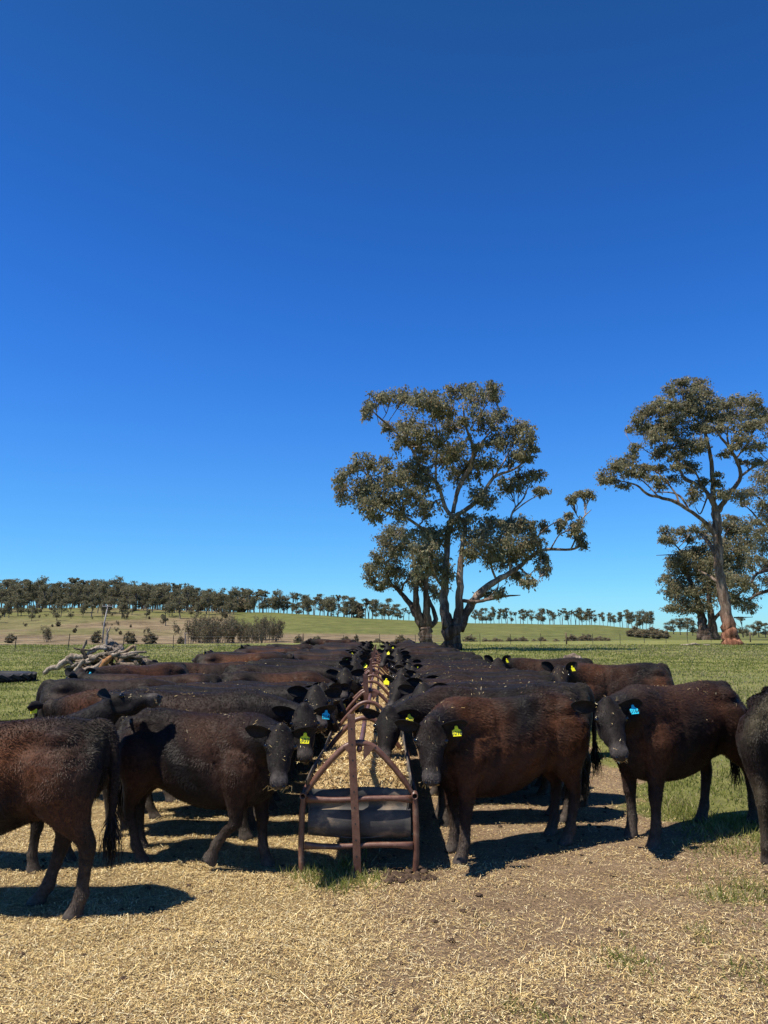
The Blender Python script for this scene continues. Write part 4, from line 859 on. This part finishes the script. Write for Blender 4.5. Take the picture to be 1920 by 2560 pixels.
def leg_loft(rows, side, swing, bend, yaw_off, plant, K=14):
    rows = rows.copy(); rows[:, 3:] *= (1.09+.13*sstep(.35, .6, rows[:, 2]))[:, None]; C = rows[:, :3].copy(); C[:, 1] *= side; rest = C.copy(); hind = rows[0, 0] < 0
    Rm = [np.eye(3)]*len(C); piv = np.array([C[2, 0], 0, .92]); pts = C.copy()
    for i, p in enumerate(C):
        w = float(sstep(.98, .62, p[2])); A = rotY(-swing*w); q = p-piv; pts[i] = A @ q + piv; Rm[i] = A
    jz = .43 if hind else .38; j = int(np.argmin(np.abs(C[:, 2]-jz))); jp = pts[j].copy()
    for i in range(j+1, len(C)):
        w = float(sstep(jz+.02, jz-.10, C[i, 2])); A = rotY(-bend*w); pts[i] = A @ (pts[i]-jp) + jp; Rm[i] = A @ Rm[i]
    pts[:, 1] += yaw_off*sstep(.9, .0, rest[:, 2])
    if plant:
        for i in range(len(C)):                                      # settle the hoof flat and on the ground
            if C[i, 2] < .06: Rm[i] = np.eye(3)
        dz = pts[-1, 2]; pts[:, 2] -= dz*sstep(.85, .05, rest[:, 2])
    th = np.arange(K)*2*math.pi/K; Rg = np.zeros((len(C), K, 3)); rest_r = np.zeros_like(Rg)
    for i in range(len(C)):
        off = np.stack([rows[i, 3]*np.cos(th), rows[i, 4]*np.sin(th), 0*th], 1); Rg[i] = pts[i]+off@Rm[i].T; rest_r[i] = rest[i]+off
    return Rg, rest_r, pts
TORSO = np.array([(-.705, 1.06, .86, .07), (-.685, 1.10, .79, .125), (-.64, 1.135, .70, .175), (-.54, 1.165, .60, .225), (-.40, 1.178, .545, .25), (-.22, 1.165, .495, .275), (-.02, 1.15, .462, .292), (.18, 1.15, .452, .290), (.36, 1.165, .46, .262), (.50, 1.178, .485, .228), (.61, 1.16, .52, .196), (.70, 1.10, .575, .155), (.76, 1.03, .65, .105), (.79, .96, .72, .055)])
HEAD = np.array([(-.055, .055, .045, .05), (-.03, .082, .075, .08), (.02, .098, .090, .10), (.07, .106, .088, .115), (.115, .109, .083, .128), (.15, .104, .078, .125), (.19, .088, .073, .108), (.24, .074, .066, .088), (.29, .064, .058, .073), (.34, .063, .053, .066), (.375, .068, .052, .066), (.41, .066, .047, .060), (.432, .053, .036, .048), (.445, .03, .02, .028)])   # s, half width, up, down
def make_cow(seed, neck=(0, 20, .47), head=(0, -40, 0), legs=((0, 0), (0, 0), (0, 0), (0, 0)), brown=.6, voxel=.0125, fat=1.0, earup=(0, 0), coat_n=26000, tail_sw=0.0, shag=1.0, plant=(1, 1, 1, 1), straw=70, deep=0.0, dung=.25, hump=0.0):
    g = np.random.default_rng(seed); info = {}; G_ = {'ph': g.random(4)*6.28, 'dung': dung}; mb = MB(); parts = []; rests = []
    def put(Rg, rest, part):
        V, Fq = ringmesh(Rg); mb.add(V, Fq); r = rest.reshape(-1, 3); r = np.concatenate([r, rest[0].mean(0)[None], rest[-1].mean(0)[None]])
        rests.append(r); parts.append(np.full(len(r), part))
    # torso
    K = 26; th = np.arange(K)*2*math.pi/K; T = smooth_poly(TORSO, 2); Rg = []
    for x, zt, zb, hw in T:
        zb += .03*sstep(0, -.3, x)*sstep(-.55, -.3, x); zb -= (deep+.025)*sstep(-.2, .2, x)*sstep(.80, .5, x); zc = zb+.50*(zt-zb); co, si = np.cos(th), np.sin(th)
        yy = fat*.90*hw*np.sign(co)*np.abs(co)**.86*(1-.13*np.clip(si, 0, 1)); zz = np.where(si > 0, zc+(zt-zc)*np.abs(si)**.92, zc-(zc-zb)*np.abs(si)**.95)
        Rg.append(np.stack([np.full(K, x), yy, zz + hump*sstep(-.1, -.5, x)*si.clip(0)], 1))
    Rg = np.array(Rg); put(Rg, Rg, 0)
    for sy in (-1, 1):                                               # hip points and shoulder blades
        for c, r in (((-.44, sy*.130, 1.00), (.17, .075, .13)), ((.49, sy*.135, .90), (.18, .075, .23)), ((-.62, sy*.085, 1.02), (.09, .06, .07))):
            t2 = np.linspace(.02, math.pi-.02, 9); p2 = np.arange(12)*math.pi/6
            q = np.stack([np.sin(t2)[:, None]*np.cos(p2), np.sin(t2)[:, None]*np.sin(p2), np.cos(t2)[:, None]*np.ones(12)], -1)*np.array(r)+np.array(c); put(q, q, 0)
    # neck
    ny, npt, nl = R(neck[0]), R(neck[1]), neck[2]; B = np.array([.60, 0, .99])
    nd = np.array([math.cos(npt)*math.cos(ny), math.cos(npt)*math.sin(ny), math.sin(npt)]); poll = B+nd*nl
    hy, hp, hr = [R(a) for a in head]; hf = np.array([math.cos(hp)*math.cos(hy), math.cos(hp)*math.sin(hy), math.sin(hp)])
    up0 = np.array([-math.sin(hp)*math.cos(hy), -math.sin(hp)*math.sin(hy), math.cos(hp)]); lf0 = np.cross(up0, hf)
    hu = up0*math.cos(hr)+lf0*math.sin(hr); hl = np.cross(hu, hf)
    P0, P1, P2 = np.array([.34, 0, .92]), B+np.array([.02, 0, .0]), poll+hf*.03-hu*.01; ts = np.linspace(0, 1, 13)
    cen = np.array([(1-t)**2*P0+2*t*(1-t)*P1+t*t*P2 for t in ts]); Tn, _, _ = frames(cen); Rg = []; rest = []
    for t, c, tg in zip(ts, cen, Tn):
        u = np.array([0, 0, 1.0])*(1-t)+hu*t; u = u-tg*np.dot(u, tg); u /= np.linalg.norm(u); l = np.cross(u, tg)
        rv = .170*(1-t)**1.1+.100+.025*math.sin(math.pi*t); rw = .140*(1-t)**1.1+.082+.015*math.sin(math.pi*t); dl = 1+.16*math.sin(math.pi*min(t*1.2, 1))
        s_ = np.sin(th); Rg.append(c+np.outer(np.cos(th)*rw, l)+np.outer(np.where(s_ > 0, s_*rv*.92, s_*rv*dl), u))
        rest.append(np.stack([np.full(K, .35+.65*t), np.cos(th)*rw, .92+s_*rv], 1))
    put(np.array(Rg), np.array(rest), 1)
    # head
    Rg = []; rest = []
    for s, w, a, b in smooth_poly(HEAD*np.array([.93, .99, .96, .96]), 2):
        s_ = np.sin(th); c_ = np.cos(th); Rg.append(poll+hf*s+np.outer(np.sign(c_)*np.abs(c_)**.9*w*(1-.18*np.clip(-s_, 0, 1)), hl)+np.outer(np.where(s_ > 0, s_*a, s_*b), hu)); rest.append(np.stack([c_*w, s_*a, np.full(K, s)], 1))
    put(np.array(Rg), np.array(rest), 2)
    def blob(c, r, part, rz):
        t2 = np.linspace(.05, math.pi-.05, 7); p2 = np.arange(10)*math.pi/5; q = np.stack([np.sin(t2)[:, None]*np.cos(p2), np.sin(t2)[:, None]*np.sin(p2), np.cos(t2)[:, None]*np.ones(10)], -1)
        q = poll + np.einsum('ijk,kl->ijl', q*np.array(r)+np.array(c), np.stack([hf, hl, hu])); put(q, np.zeros_like(q)+np.array([0, 0, rz]), part)
    for sy in (-1, 1):
        blob((.11, sy*.093, .038), (.045, .022, .022), 2, .1)        # brow
        blob((.20, sy*.055, -.02), (.10, .03, .06), 2, .1); blob((.12, sy*.065, -.065), (.11, .028, .055), 2, .1)   # cheek, jaw
        blob((.37, sy*.040, .018), (.032, .024, .024), 2, .4)        # nostril rim
    blob((-.01, 0, .055), (.06, .055, .045), 2, 0); blob((.345, 0, -.047), (.05, .045, .03), 2, .4)
    # legs: left fore, right fore, left hind, right hind
    for (rows, sd), lg, pl in zip(((FORE, 1), (FORE, -1), (HIND, 1), (HIND, -1)), legs, plant):
        q, rr, pts = leg_loft(rows, sd, R(lg[0]), R(lg[1]), (lg[2] if len(lg) > 2 else 0), pl); put(q, rr, 3)
    # tail
    tp = smooth_poly(np.array([[-.60, 0, 1.13], [-.685, 0, 1.115], [-.735, tail_sw*.1, 1.02], [-.752, tail_sw*.4, .85], [-.755, tail_sw*.8, .66], [-.748, tail_sw, .50]]), 4)
    V, Fq = tube(tp, np.linspace(.046, .021, len(tp)), 10); mb.add(V, Fq); rests.append(np.tile(np.array([-.7, 0, 1.]), (len(V), 1))); parts.append(np.full(len(V), 4)); info['tail'] = tp[-1]
    V0, _ = mb.arrays(); rest = np.concatenate(rests); part = np.concatenate(parts)
    src = mb.mesh('raw', M['coat']); tmp = bpy.data.objects.new('raw', src); COL.objects.link(tmp)
    rm = tmp.modifiers.new('r', 'REMESH'); rm.mode = 'VOXEL'; rm.voxel_size = voxel; sm = tmp.modifiers.new('s', 'SMOOTH'); sm.factor = .5; sm.iterations = max(3, int(.085/voxel))
    dg = bpy.context.evaluated_depsgraph_get(); me = bpy.data.meshes.new_from_object(tmp.evaluated_get(dg), preserve_all_data_layers=False, depsgraph=dg)
    bpy.data.objects.remove(tmp); bpy.data.meshes.remove(src)
    n = len(me.vertices); co = np.empty(n*3); me.vertices.foreach_get('co', co); co = co.reshape(-1, 3)
    colsrc = cow_colour(part, rest[:, 0], rest[:, 1], rest[:, 2], brown, G_)
    kd = kdtree.KDTree(len(V0))
    for i, v in enumerate(V0): kd.insert(v, i)
    kd.balance(); C = np.empty((n, 3)); pt = np.empty(n, int)
    for i in range(n):
        f = kd.find_n(co[i], 6); w = np.array([1/(q[2]+.012) for q in f]); ii = [q[1] for q in f]; C[i] = (colsrc[ii]*w[:, None]).sum(0)/w.sum(); pt[i] = part[ii[0]]
    nl = len(me.loops); lv = np.empty(nl, int); me.loops.foreach_get('vertex_index', lv); npoly = len(me.polygons); ls = np.empty(npoly, int); me.polygons.foreach_get('loop_start', ls); lt = np.diff(np.append(ls, nl))
    nrm = np.empty(n*3); me.vertices.foreach_get('normal', nrm); nrm = nrm.reshape(-1, 3)
    # woolly unevenness of the surface
    leg_w = np.where(pt == 3, .3, np.where(pt == 2, .35, 1.0))
    co = co + nrm*((fbm(co[:, 0]*14+co[:, 1]*5, co[:, 2]*11, seed)-.47)*.007*shag*leg_w)[:, None]
    side = (np.abs(nrm[:, 1]) > .25)*np.abs(nrm[:, 1])
    for cx, cz, rx, rz, dp in ((-.27, 1.03, .10, .075, -.034), (-.22, .70, .055, .17, -.030), (.31, .86, .045, .22, -.022), (.13, .90, .14, .16, .010), (-.50, .84, .13, .15, .018), (.47, .74, .09, .11, .014), (-.60, .93, .05, .10, -.016), (.60, .90, .05, .13, -.016), (-.46, 1.075, .07, .04, .022), (-.13, .56, .16, .06, -.014)):
        co = co + nrm*(dp*side*(pt != 1)*(pt != 2)*np.exp(-((co[:, 0]-cx)/rx)**2-((co[:, 2]-cz)/rz)**2))[:, None]
    for k_ in range(6):                                              # faint ribs
        co = co + nrm*(.0035*side*(pt == 0)*np.exp(-((co[:, 0]-.24+.075*k_+.12*(co[:, 2]-.85))/.018)**2-((co[:, 2]-.86)/.17)**2))[:, None]
    bm_ = MB(); fs = []
    for k in (3, 4):
        s = ls[lt == k]
        if len(s): fs.append(lv[s[:, None]+np.arange(k)])
    bm_.add(co, fs, 0, C); bpy.data.meshes.remove(me)
    # ears: cupped leaves, part of the body mesh
    for sy, eu in ((1, earup[0]), (-1, earup[1])):
        b0 = poll + hf*.015+hl*sy*.075+hu*.035; d = unit(hl*sy*1.0-hf*.22+hu*(.10+eu)); fr = unit(hf*.75+hu*.35-d*np.dot(hf*.75+hu*.35, d)); wv = np.cross(d, fr)
        Rg = []
        for t, w in ((0, .022), (.12, .032), (.3, .05), (.5, .058), (.7, .052), (.87, .034), (.97, .014), (1.0, .004)):
            a = np.arange(12)*math.pi/6; ac = np.cos(a)*w; cup = .55*(ac**2)/.05-.25*w
            Rg.append(b0+d*(t*.195)-hu*(.03*t*t)+np.outer(ac, wv)+np.outer(cup+np.sin(a)*.006, fr))
        V, Fq = ringmesh(np.array(Rg)); bm_.add(V, Fq, 0, BLACK*1.15); info['ear%d' % sy] = (b0+d*.105-hu*.01+fr*.014, d, fr)
        e = poll+hf*.116+hl*sy*.102+hu*.036; t2 = np.linspace(.05, math.pi-.05, 8); p2 = np.arange(12)*math.pi/6
        q = np.stack([np.sin(t2)[:, None]*np.cos(p2), np.sin(t2)[:, None]*np.sin(p2), np.cos(t2)[:, None]*np.ones(12)], -1)*.0215+e; V, Fq = ringmesh(q); bm_.add(V, Fq, 1, (0, 0, 0))
        nn = poll+hf*.406+hl*sy*.034+hu*.012; q = (q-e)/.0215*np.array([.013, .013, .013])+nn; V, Fq = ringmesh(q); bm_.add(V, Fq, 1, (0, 0, 0))
    info['body'] = bm_.mesh('body', [M['coat'], M['eye']])
    # coat hair: short blades combed backward and down
    allV, allC = bm_.arrays(); F4 = np.concatenate([f if f.shape[1] == 4 else np.concatenate([f, f[:, 2:3]], 1) for f in fs]); c4 = co[F4].mean(1)
    ar = np.linalg.norm(np.cross(co[F4[:, 2]]-co[F4[:, 0]], co[F4[:, 3]]-co[F4[:, 1]]), axis=1)*.5; pf = pt[F4[:, 0]]
    if coat_n:
        coat_n = int(coat_n*1.6)
        wgt = ar*np.where(pf == 2, .9, np.where(pf == 3, .8, 1.0))*np.where(c4[:, 2] < .07, 0, 1); f = g.choice(len(F4), coat_n, p=wgt/wgt.sum())
        uv = g.random((coat_n, 2, 1)); q = co[F4[f]]; p = (q[:, 0]*(1-uv[:, 0])+q[:, 1]*uv[:, 0])*(1-uv[:, 1])+(q[:, 3]*(1-uv[:, 0])+q[:, 2]*uv[:, 0])*uv[:, 1]
        nr = unit(nrm[F4[f, 0]]); pp = pf[f]; fl = np.where((pp == 3)[:, None], np.array([-.15, 0, -1.0]), np.where((pp == 2)[:, None], hf-hu*.2, np.array([-.75, 0, -.55])))
        cl = np.stack([np.sin(p[:, 2]*31+p[:, 0]*9), g.normal(0, .3, coat_n), np.sin(p[:, 0]*27+p[:, 2]*13)], 1)*.55*shag
        fl = fl+cl+g.normal(0, .25, (coat_n, 3)); t = unit(fl-nr*np.sum(fl*nr, 1)[:, None]); b = np.cross(nr, t)
        L = (.013+.017*g.random(coat_n))*shag*np.where(pp == 2, .6, np.where(pp == 3, .7, 1.0)); til = np.where(pp == 2, .22, .34)+.2*g.random(coat_n)
        coat_n = len(p); tip = p+L[:, None]*(t*np.cos(til)[:, None]+nr*np.sin(til)[:, None]); wd = .0017*(.6+.8*g.random(coat_n))
        V, Q = blades(p-nr*.003, tip, wd, b, .35); hc = C[F4[f, 0]]*(.65+.75*g.random((coat_n, 1)))
        info['hair'] = MB().add(V, Q, 0, np.repeat(hc, 4, 0)).mesh('coat_hair', M['hair'], False)
    # tail tuft
    m = 160; b = info['tail']+g.normal(0, .012, (m, 3)); b[:, 2] += g.random(m)*.12; tip = b+np.stack([g.normal(-.01, .035, m), g.normal(0, .03, m), -.16-.17*g.random(m)], 1); mid = (b+tip)/2+g.normal(0, .02, (m, 3))+[-.008, 0, 0]
    V1, Q1 = blades(b, mid, np.full(m, .005), rvec(m, g)*[1, 1, .1], .5); V2, Q2 = blades(mid-(tip-mid)*.15, tip, np.full(m, .004), rvec(m, g)*[1, 1, .1], .3)
    tm = MB().add(V1, Q1, 0, BLACK*1.2).add(V2, Q2, 0, BLACK*1.2); info['tuft'] = tm.mesh('tail_switch', M['hair'], False)
    # straw caught in the coat and round the mouth
    if straw:
        up = nrm[F4[:, 0]][:, 2]; wgt = ar*np.clip(up, 0, 1)**1.5*np.where(pf == 2, 1.3, np.where(pf == 3, 0, 1))*sstep(.47, .62, fbm(c4[:, 0]*5+seed, c4[:, 1]*5+c4[:, 2]*3, seed+3)+.5*(pf == 2))+1e-9; f = g.choice(len(F4), straw, p=wgt/wgt.sum())
        V, Q, Cc = straw_pieces(c4[f]+nrm[F4[f, 0]]*.012, unit(nrm[F4[f, 0]]+g.normal(0, .3, (straw, 3))), .026, .0014, .3, g); sb = MB().add(V, Q, 0, Cc*.95)
        k = straw//2; p = poll+hf*(.36+.03*g.random((k, 1)))+hl*g.normal(0, .035, (k, 1))-hu*(.01+.04*g.random((k, 1)))+hf*.02
        V, Q, Cc = straw_pieces(p, unit(hf+g.normal(0, .4, (k, 3))), .05, .0018, .5, g); sb.add(V, Q, 0, Cc*.95); info['straw'] = sb.mesh('straw_bits', M['straw'], False)
    info['poll'] = poll; info['muzzle'] = poll+hf*.40
    return info

TAGM = {}
def tag_mesh(col):
    if col not in TAGM:
        w, h = .036, .082; pr = np.array([(-w*.30, 0), (w*.30, 0), (w*.42, -.022), (w, -.036), (w*.92, -h), (-w*.92, -h), (-w, -.036), (-w*.42, -.022)]); n = len(pr)
        V = np.concatenate([np.stack([pr[:, 0], np.full(n, y), pr[:, 1]], 1) for y in (-.0015, .0015)]); j = np.arange(n); j2 = (j+1) % n
        mb = MB().add(V, [np.arange(n)[None], (np.arange(n)[::-1]+n)[None], np.stack([j, j+n, j2+n, j2], 1)])
        th = np.arange(12)*math.pi/6; mb.add(*ringmesh(np.array([np.stack([.010*np.cos(th)*q, np.full(12, y), .010*np.sin(th)*q-.008], 1) for y, q in ((.004, 1), (-.006, 1), (-.008, .7))])))
        TAGM[col] = mb.mesh('ear_tag', M[col], False)
    return TAGM[col]
NUM = {}
def number_mesh(txt):
    if txt not in NUM:
        cu = bpy.data.curves.new('t', 'FONT'); cu.body = txt; cu.size = .046 if len(txt) < 4 else .042; cu.align_x = 'CENTER'; cu.align_y = 'CENTER'; cu.extrude = .0004; cu.resolution_u = 3; cu.offset = .0006
        o = bpy.data.objects.new('t', cu); COL.objects.link(o); dg = bpy.context.evaluated_depsgraph_get(); me = bpy.data.meshes.new_from_object(o.evaluated_get(dg)); me.materials.clear(); me.materials.append(M['ink'])
        bpy.data.objects.remove(o); NUM[txt] = me
    return NUM[txt]
def place_cow(info, x, y, head_deg, s, label, group=None, tags=(), hair=True, scale=None):
    z = float(height(x, y)) if y > 14 else 0.0
    root = empty('cow', (x, y, z), R(head_deg), s); tag(root, label, 'cow', group)
    link('body', info['body'], root); link('tail_switch', info['tuft'], root)
    if hair and 'hair' in info: link('coat_hair', info['hair'], root)
    if hair and 'straw' in info: tag(link('straw_bits', info['straw'], root), kind='stuff')
    for side, col, txt, yaw in tags:                                  # a tag hangs from the ear and shows its face roughly to the front
        p, d, fr = info['ear%d' % side]; o = link('ear_tag', tag_mesh(col), root); k = .86/s
        o.location = p; o.rotation_euler = (R(-24+random.uniform(-6, 6)), R(random.uniform(-8, 8)), R(yaw-head_deg)); o.scale = (k, k, k)
        if txt:
            t = link('tag_number', number_mesh(txt), o); t.location = (0, -.0022, -.060); t.rotation_euler = (math.pi/2, 0, 0)
    return root
def rel(world, heading): return ((world-heading+180) % 360)-180

# ---- the animals nearest the viewer, each posed on its own
c = make_cow(1, neck=(0, 0, .5), head=(0, -25, 0), legs=((8, 0), (-8, 0), (-6, 4, -.02), (22, -12, .02)), brown=.66, coat_n=42000, deep=.03, tail_sw=.02)
place_cow(c, -2.35, 4.80, 180, .95, 'brown black cow walking out at the left edge, only its hindquarters and tail in view')
c = make_cow(2, neck=(-8, 42, .52), head=(-6, 6, 12), legs=((6, 0), (-6, 0), (0, 0), (6, 0)), brown=.15, coat_n=26000, earup=(.1, .1))
place_cow(c, -2.77, 5.62, 2, .84, 'black cow behind the left edge animal raising its muzzle in the air')
H = -22
c = make_cow(3, neck=(-38, 10, .40), head=(rel(-84, H), -55, 6), legs=((4, 0), (-2, -38), (-6, 0), (8, 2)), brown=.30, coat_n=42000, plant=(1, 0, 1, 1), straw=150)
place_cow(c, -1.37, 5.76, H, .90, 'dark cow beside the feeder with yellow tag 307, stepping out', tags=((1, 'yellow', '307', 8),))
c = make_cow(4, neck=(-30, 2, .46), head=(rel(-80, 0), -58, 0), brown=.15, coat_n=26000, straw=140)
place_cow(c, -1.62, 6.5, 0, .98, 'black cow with blue tag 314 at its ear, chewing beside the feeder', tags=((1, 'blue', '314', 12),))
H = 209
c = make_cow(5, neck=(40, 2, .42), head=(rel(-94, H), -60, 0), legs=((4, 0), (-4, 0), (6, 0), (0, 0)), brown=1.0, coat_n=60000, shag=1.25, straw=60, deep=.01)
place_cow(c, .98, 6.13, H, .965, 'big woolly red brown cow right of the feeder with yellow tag 0218', tags=((1, 'yellow', '0218', 4),))
c = make_cow(6, neck=(22, -6, .46), head=(rel(-105, 188), -58, 0), brown=.2, coat_n=26000, straw=90)
place_cow(c, 1.02, 6.95, 188, .98, 'black cow feeding between the woolly brown cow and the feeder, straw on its poll', tags=((1, 'yellow', '028', 5),))
H = 214
c = make_cow(7, neck=(16, 6, .44), head=(rel(-88, H), -50, -3), legs=((4, 0), (-3, 0), (-14, 0), (6, 0)), brown=.50, coat_n=46000, straw=130)
place_cow(c, 2.47, 6.56, H, 1.02, 'dark cow on the right staring at the viewer with blue tag U164', tags=((1, 'blue', 'U164', 6),))
c = make_cow(8, neck=(0, -10, .5), head=(0, -40, 0), legs=((4, 0), (-4, 0), (2, 0), (-4, 0)), brown=.22, coat_n=40000, shag=.9, straw=20, dung=.9)
place_cow(c, 3.11, 6.07, 60, 1.04, 'grey black cow at the right edge seen from behind with dung matted tail')
c = make_cow(9, neck=(30, 14, .36), head=(70, -30, 0), legs=((6, 0), (-6, 0), (-4, 0), (6, 0)), brown=.75, coat_n=26000, voxel=.016, earup=(.8, .8), straw=30)
place_cow(c, 3.12, 10.35, 192, 1.02, 'brown flanked cow standing behind the staring right hand cow, facing left', tags=((1, 'yellow', '', 30),))
c = make_cow(10, neck=(30, 16, .36), head=(70, -30, 0), brown=.35, coat_n=18000, voxel=.018, earup=(.9, .9), straw=20)
place_cow(c, 2.75, 12.9, 184, 1.0, 'black cow with pricked ears standing just behind the end of the right rank', tags=((1, 'yellow', '', 40),))
c = make_cow(11, neck=(-10, -2, .38), head=(-50, -34, 0), brown=1.0, coat_n=26000, voxel=.016, straw=60, earup=(-.1, -.1))
place_cow(c, -2.42, 7.75, 184, .90, 'rusty backed cow facing left out of the left rank, yellow tag at its ear', tags=((1, 'yellow', '', 20),))

# ---- ranks along the feeder and the herd behind: a few models, copied
def feeders(poses, sd): return [make_cow(sd+i, nk, hd, ((3, 0), (-4, 0), (-3, 0), (5, 0)), br*.6, .019, 1.0, (0, 0), 13000, straw=55) for i, (nk, hd, br) in enumerate(poses)]
BOTH = feeders([((-10, -14, .46), (-18, -62, 4), .3), ((8, -20, .48), (14, -58, -4), .65), ((0, -24, .5), (-4, -60, 0), .85), ((14, -10, .46), (26, -50, 5), .45)], 40)
LEFT = BOTH + feeders([((-30, 14, .44), (-78, -42, 4), .1), ((-18, 20, .46), (-62, -48, -6), .5), ((-40, 8, .42), (-95, -50, 0), .25)], 44)
RIGHT = BOTH + feeders([((30, 14, .44), (78, -42, -4), .1), ((18, 20, .46), (62, -48, 6), .5), ((40, 8, .42), (95, -50, 0), .25)], 47)
STAND = [make_cow(60+i, nk, hd, ((5, 0), (-5, 0), (-4, 0), (6, 0)), br, .019, 1.0, (.2, .2), 9000, straw=20) for i, (nk, hd, br) in enumerate([((0, 8, .5), (10, -28, 0), .9), ((12, -4, .48), (30, -40, 0), .2), ((-10, 14, .5), (-30, -20, 0), .45)])]
g = random.Random(5); num = {0: '186', 1: '301', 3: '152', 4: '377'}
def coat_word(i): return ['black', 'brown backed', 'rusty brown', 'dark brown', 'black head raised', 'dark head raised', 'head turned black'][i]
ORD = ['first', 'second', 'third', 'fourth', 'fifth', 'sixth', 'seventh', 'eighth', 'ninth', 'tenth']
y = 7.15; k = 0
while y < 30.5:
    i = (4, 6, 1, 5, 0, 4, 2, 6, 3, 5)[k] if k < 10 else g.choice((0, 1, 2, 3, 4, 4, 5, 5, 6)); x = FX-1.30-g.uniform(-.08, .22)
    tg = ()
    if k in (1, 2, 4): tg = ((1, ('yellow', 'blue', '', '', 'yellow')[k-0] if k else 'blue', num.get(k, ''), g.uniform(-20, 30)),)
    if k == 2: tg = ((1, 'blue', '186', 10),)
    elif k > 4 and g.random() < .55: tg = ((g.choice((1, -1)), g.choice(('yellow', 'yellow', 'blue')), '', g.uniform(-50, 50)),)
    lab = ('%s cow, %s along the feeder behind the cow tagged 314' % (coat_word(i), ORD[k])) if k < 10 else 'one of the distant black cows packed along the left side of the feeder'
    place_cow(LEFT[i], x, y, g.uniform(-10, 10), g.uniform(.86, 1.0), lab, 'cows along the left side of the feeder', tg, hair=y < 16)
    y += g.uniform(.43, .55); k += 1
y = 7.65; k = 0
while y < 30.5:
    i = (4, 1, 5, 0, 6, 2, 4, 3, 5, 1)[k] if k < 10 else g.choice((0, 1, 2, 3, 4, 4, 5, 5, 6)); x = FX+1.30+g.uniform(-.08, .22)
    tg = ()
    if k == 0: tg = ((1, 'yellow', '377', 10),)
    elif k > 0 and g.random() < .55: tg = ((g.choice((1, -1)), g.choice(('yellow', 'yellow', 'blue')), '', g.uniform(-50, 50)),)
    lab = ('%s cow, %s along the feeder behind the woolly brown cow' % (coat_word(i), ORD[k])) if k < 10 else 'one of the distant black cows packed along the right side of the feeder'
    place_cow(RIGHT[i], x, y, 180+g.uniform(-10, 10), g.uniform(.86, 1.0), lab, 'cows along the right side of the feeder', tg, hair=y < 16)
    y += g.uniform(.43, .55); k += 1
for x, y, h, s, i, lab in [(-3.2, 8.9, 12, .93, 1, 'mottled cow at the far left of the herd behind the rusty backed cow'), (-2.75, 9.75, 190, .93, 2, 'black cow standing crosswise left of the rank, below the woodpile'), (-3.3, 10.8, 240, 1.0, 0, 'cow with pricked ears and brown rump below the woodpile'),
                           (-2.95, 15.2, 15, 1.0, 0, 'red brown cow with its rump to the left edge of the herd'), (-2.75, 12.6, 195, .95, 2, 'black cow with yellow tag in front of the red brown rump'), (-2.85, 16.4, 10, 1.0, 1, 'dark cow right behind the red brown rump'), (-2.9, 17.5, 200, .97, 2, 'dark cow facing left in the second rank on the left'),
                           (-2.95, 19.0, 15, 1.0, 0, 'brown cow deep in the second rank on the left'), (-3.0, 20.6, 170, 1.0, 1, 'black cow deep in the second rank on the left'), (-2.9, 22.2, 190, 1.0, 2, 'cow near the far end of the second left rank'), (-3.0, 24.4, 5, 1.0, 1, 'last cow at the far end of the second left rank'),
                           (-1.9, 31.5, 200, 1.05, 2, 'black cow looking up at the far end of the herd, left of the feeder'), (1.0, 31.6, 260, 1.05, 1, 'black cow looking up at the far end of the herd, right of the feeder')]:
    place_cow(STAND[i], x, y, h, s, lab, 'loose cows behind the ranks', ((1, 'yellow', '', 20),) if y in (12.6, 17.5) else ((1, 'blue', '', 0),) if y == 10.8 else (), hair=y < 15)
#ENDCATTLE#
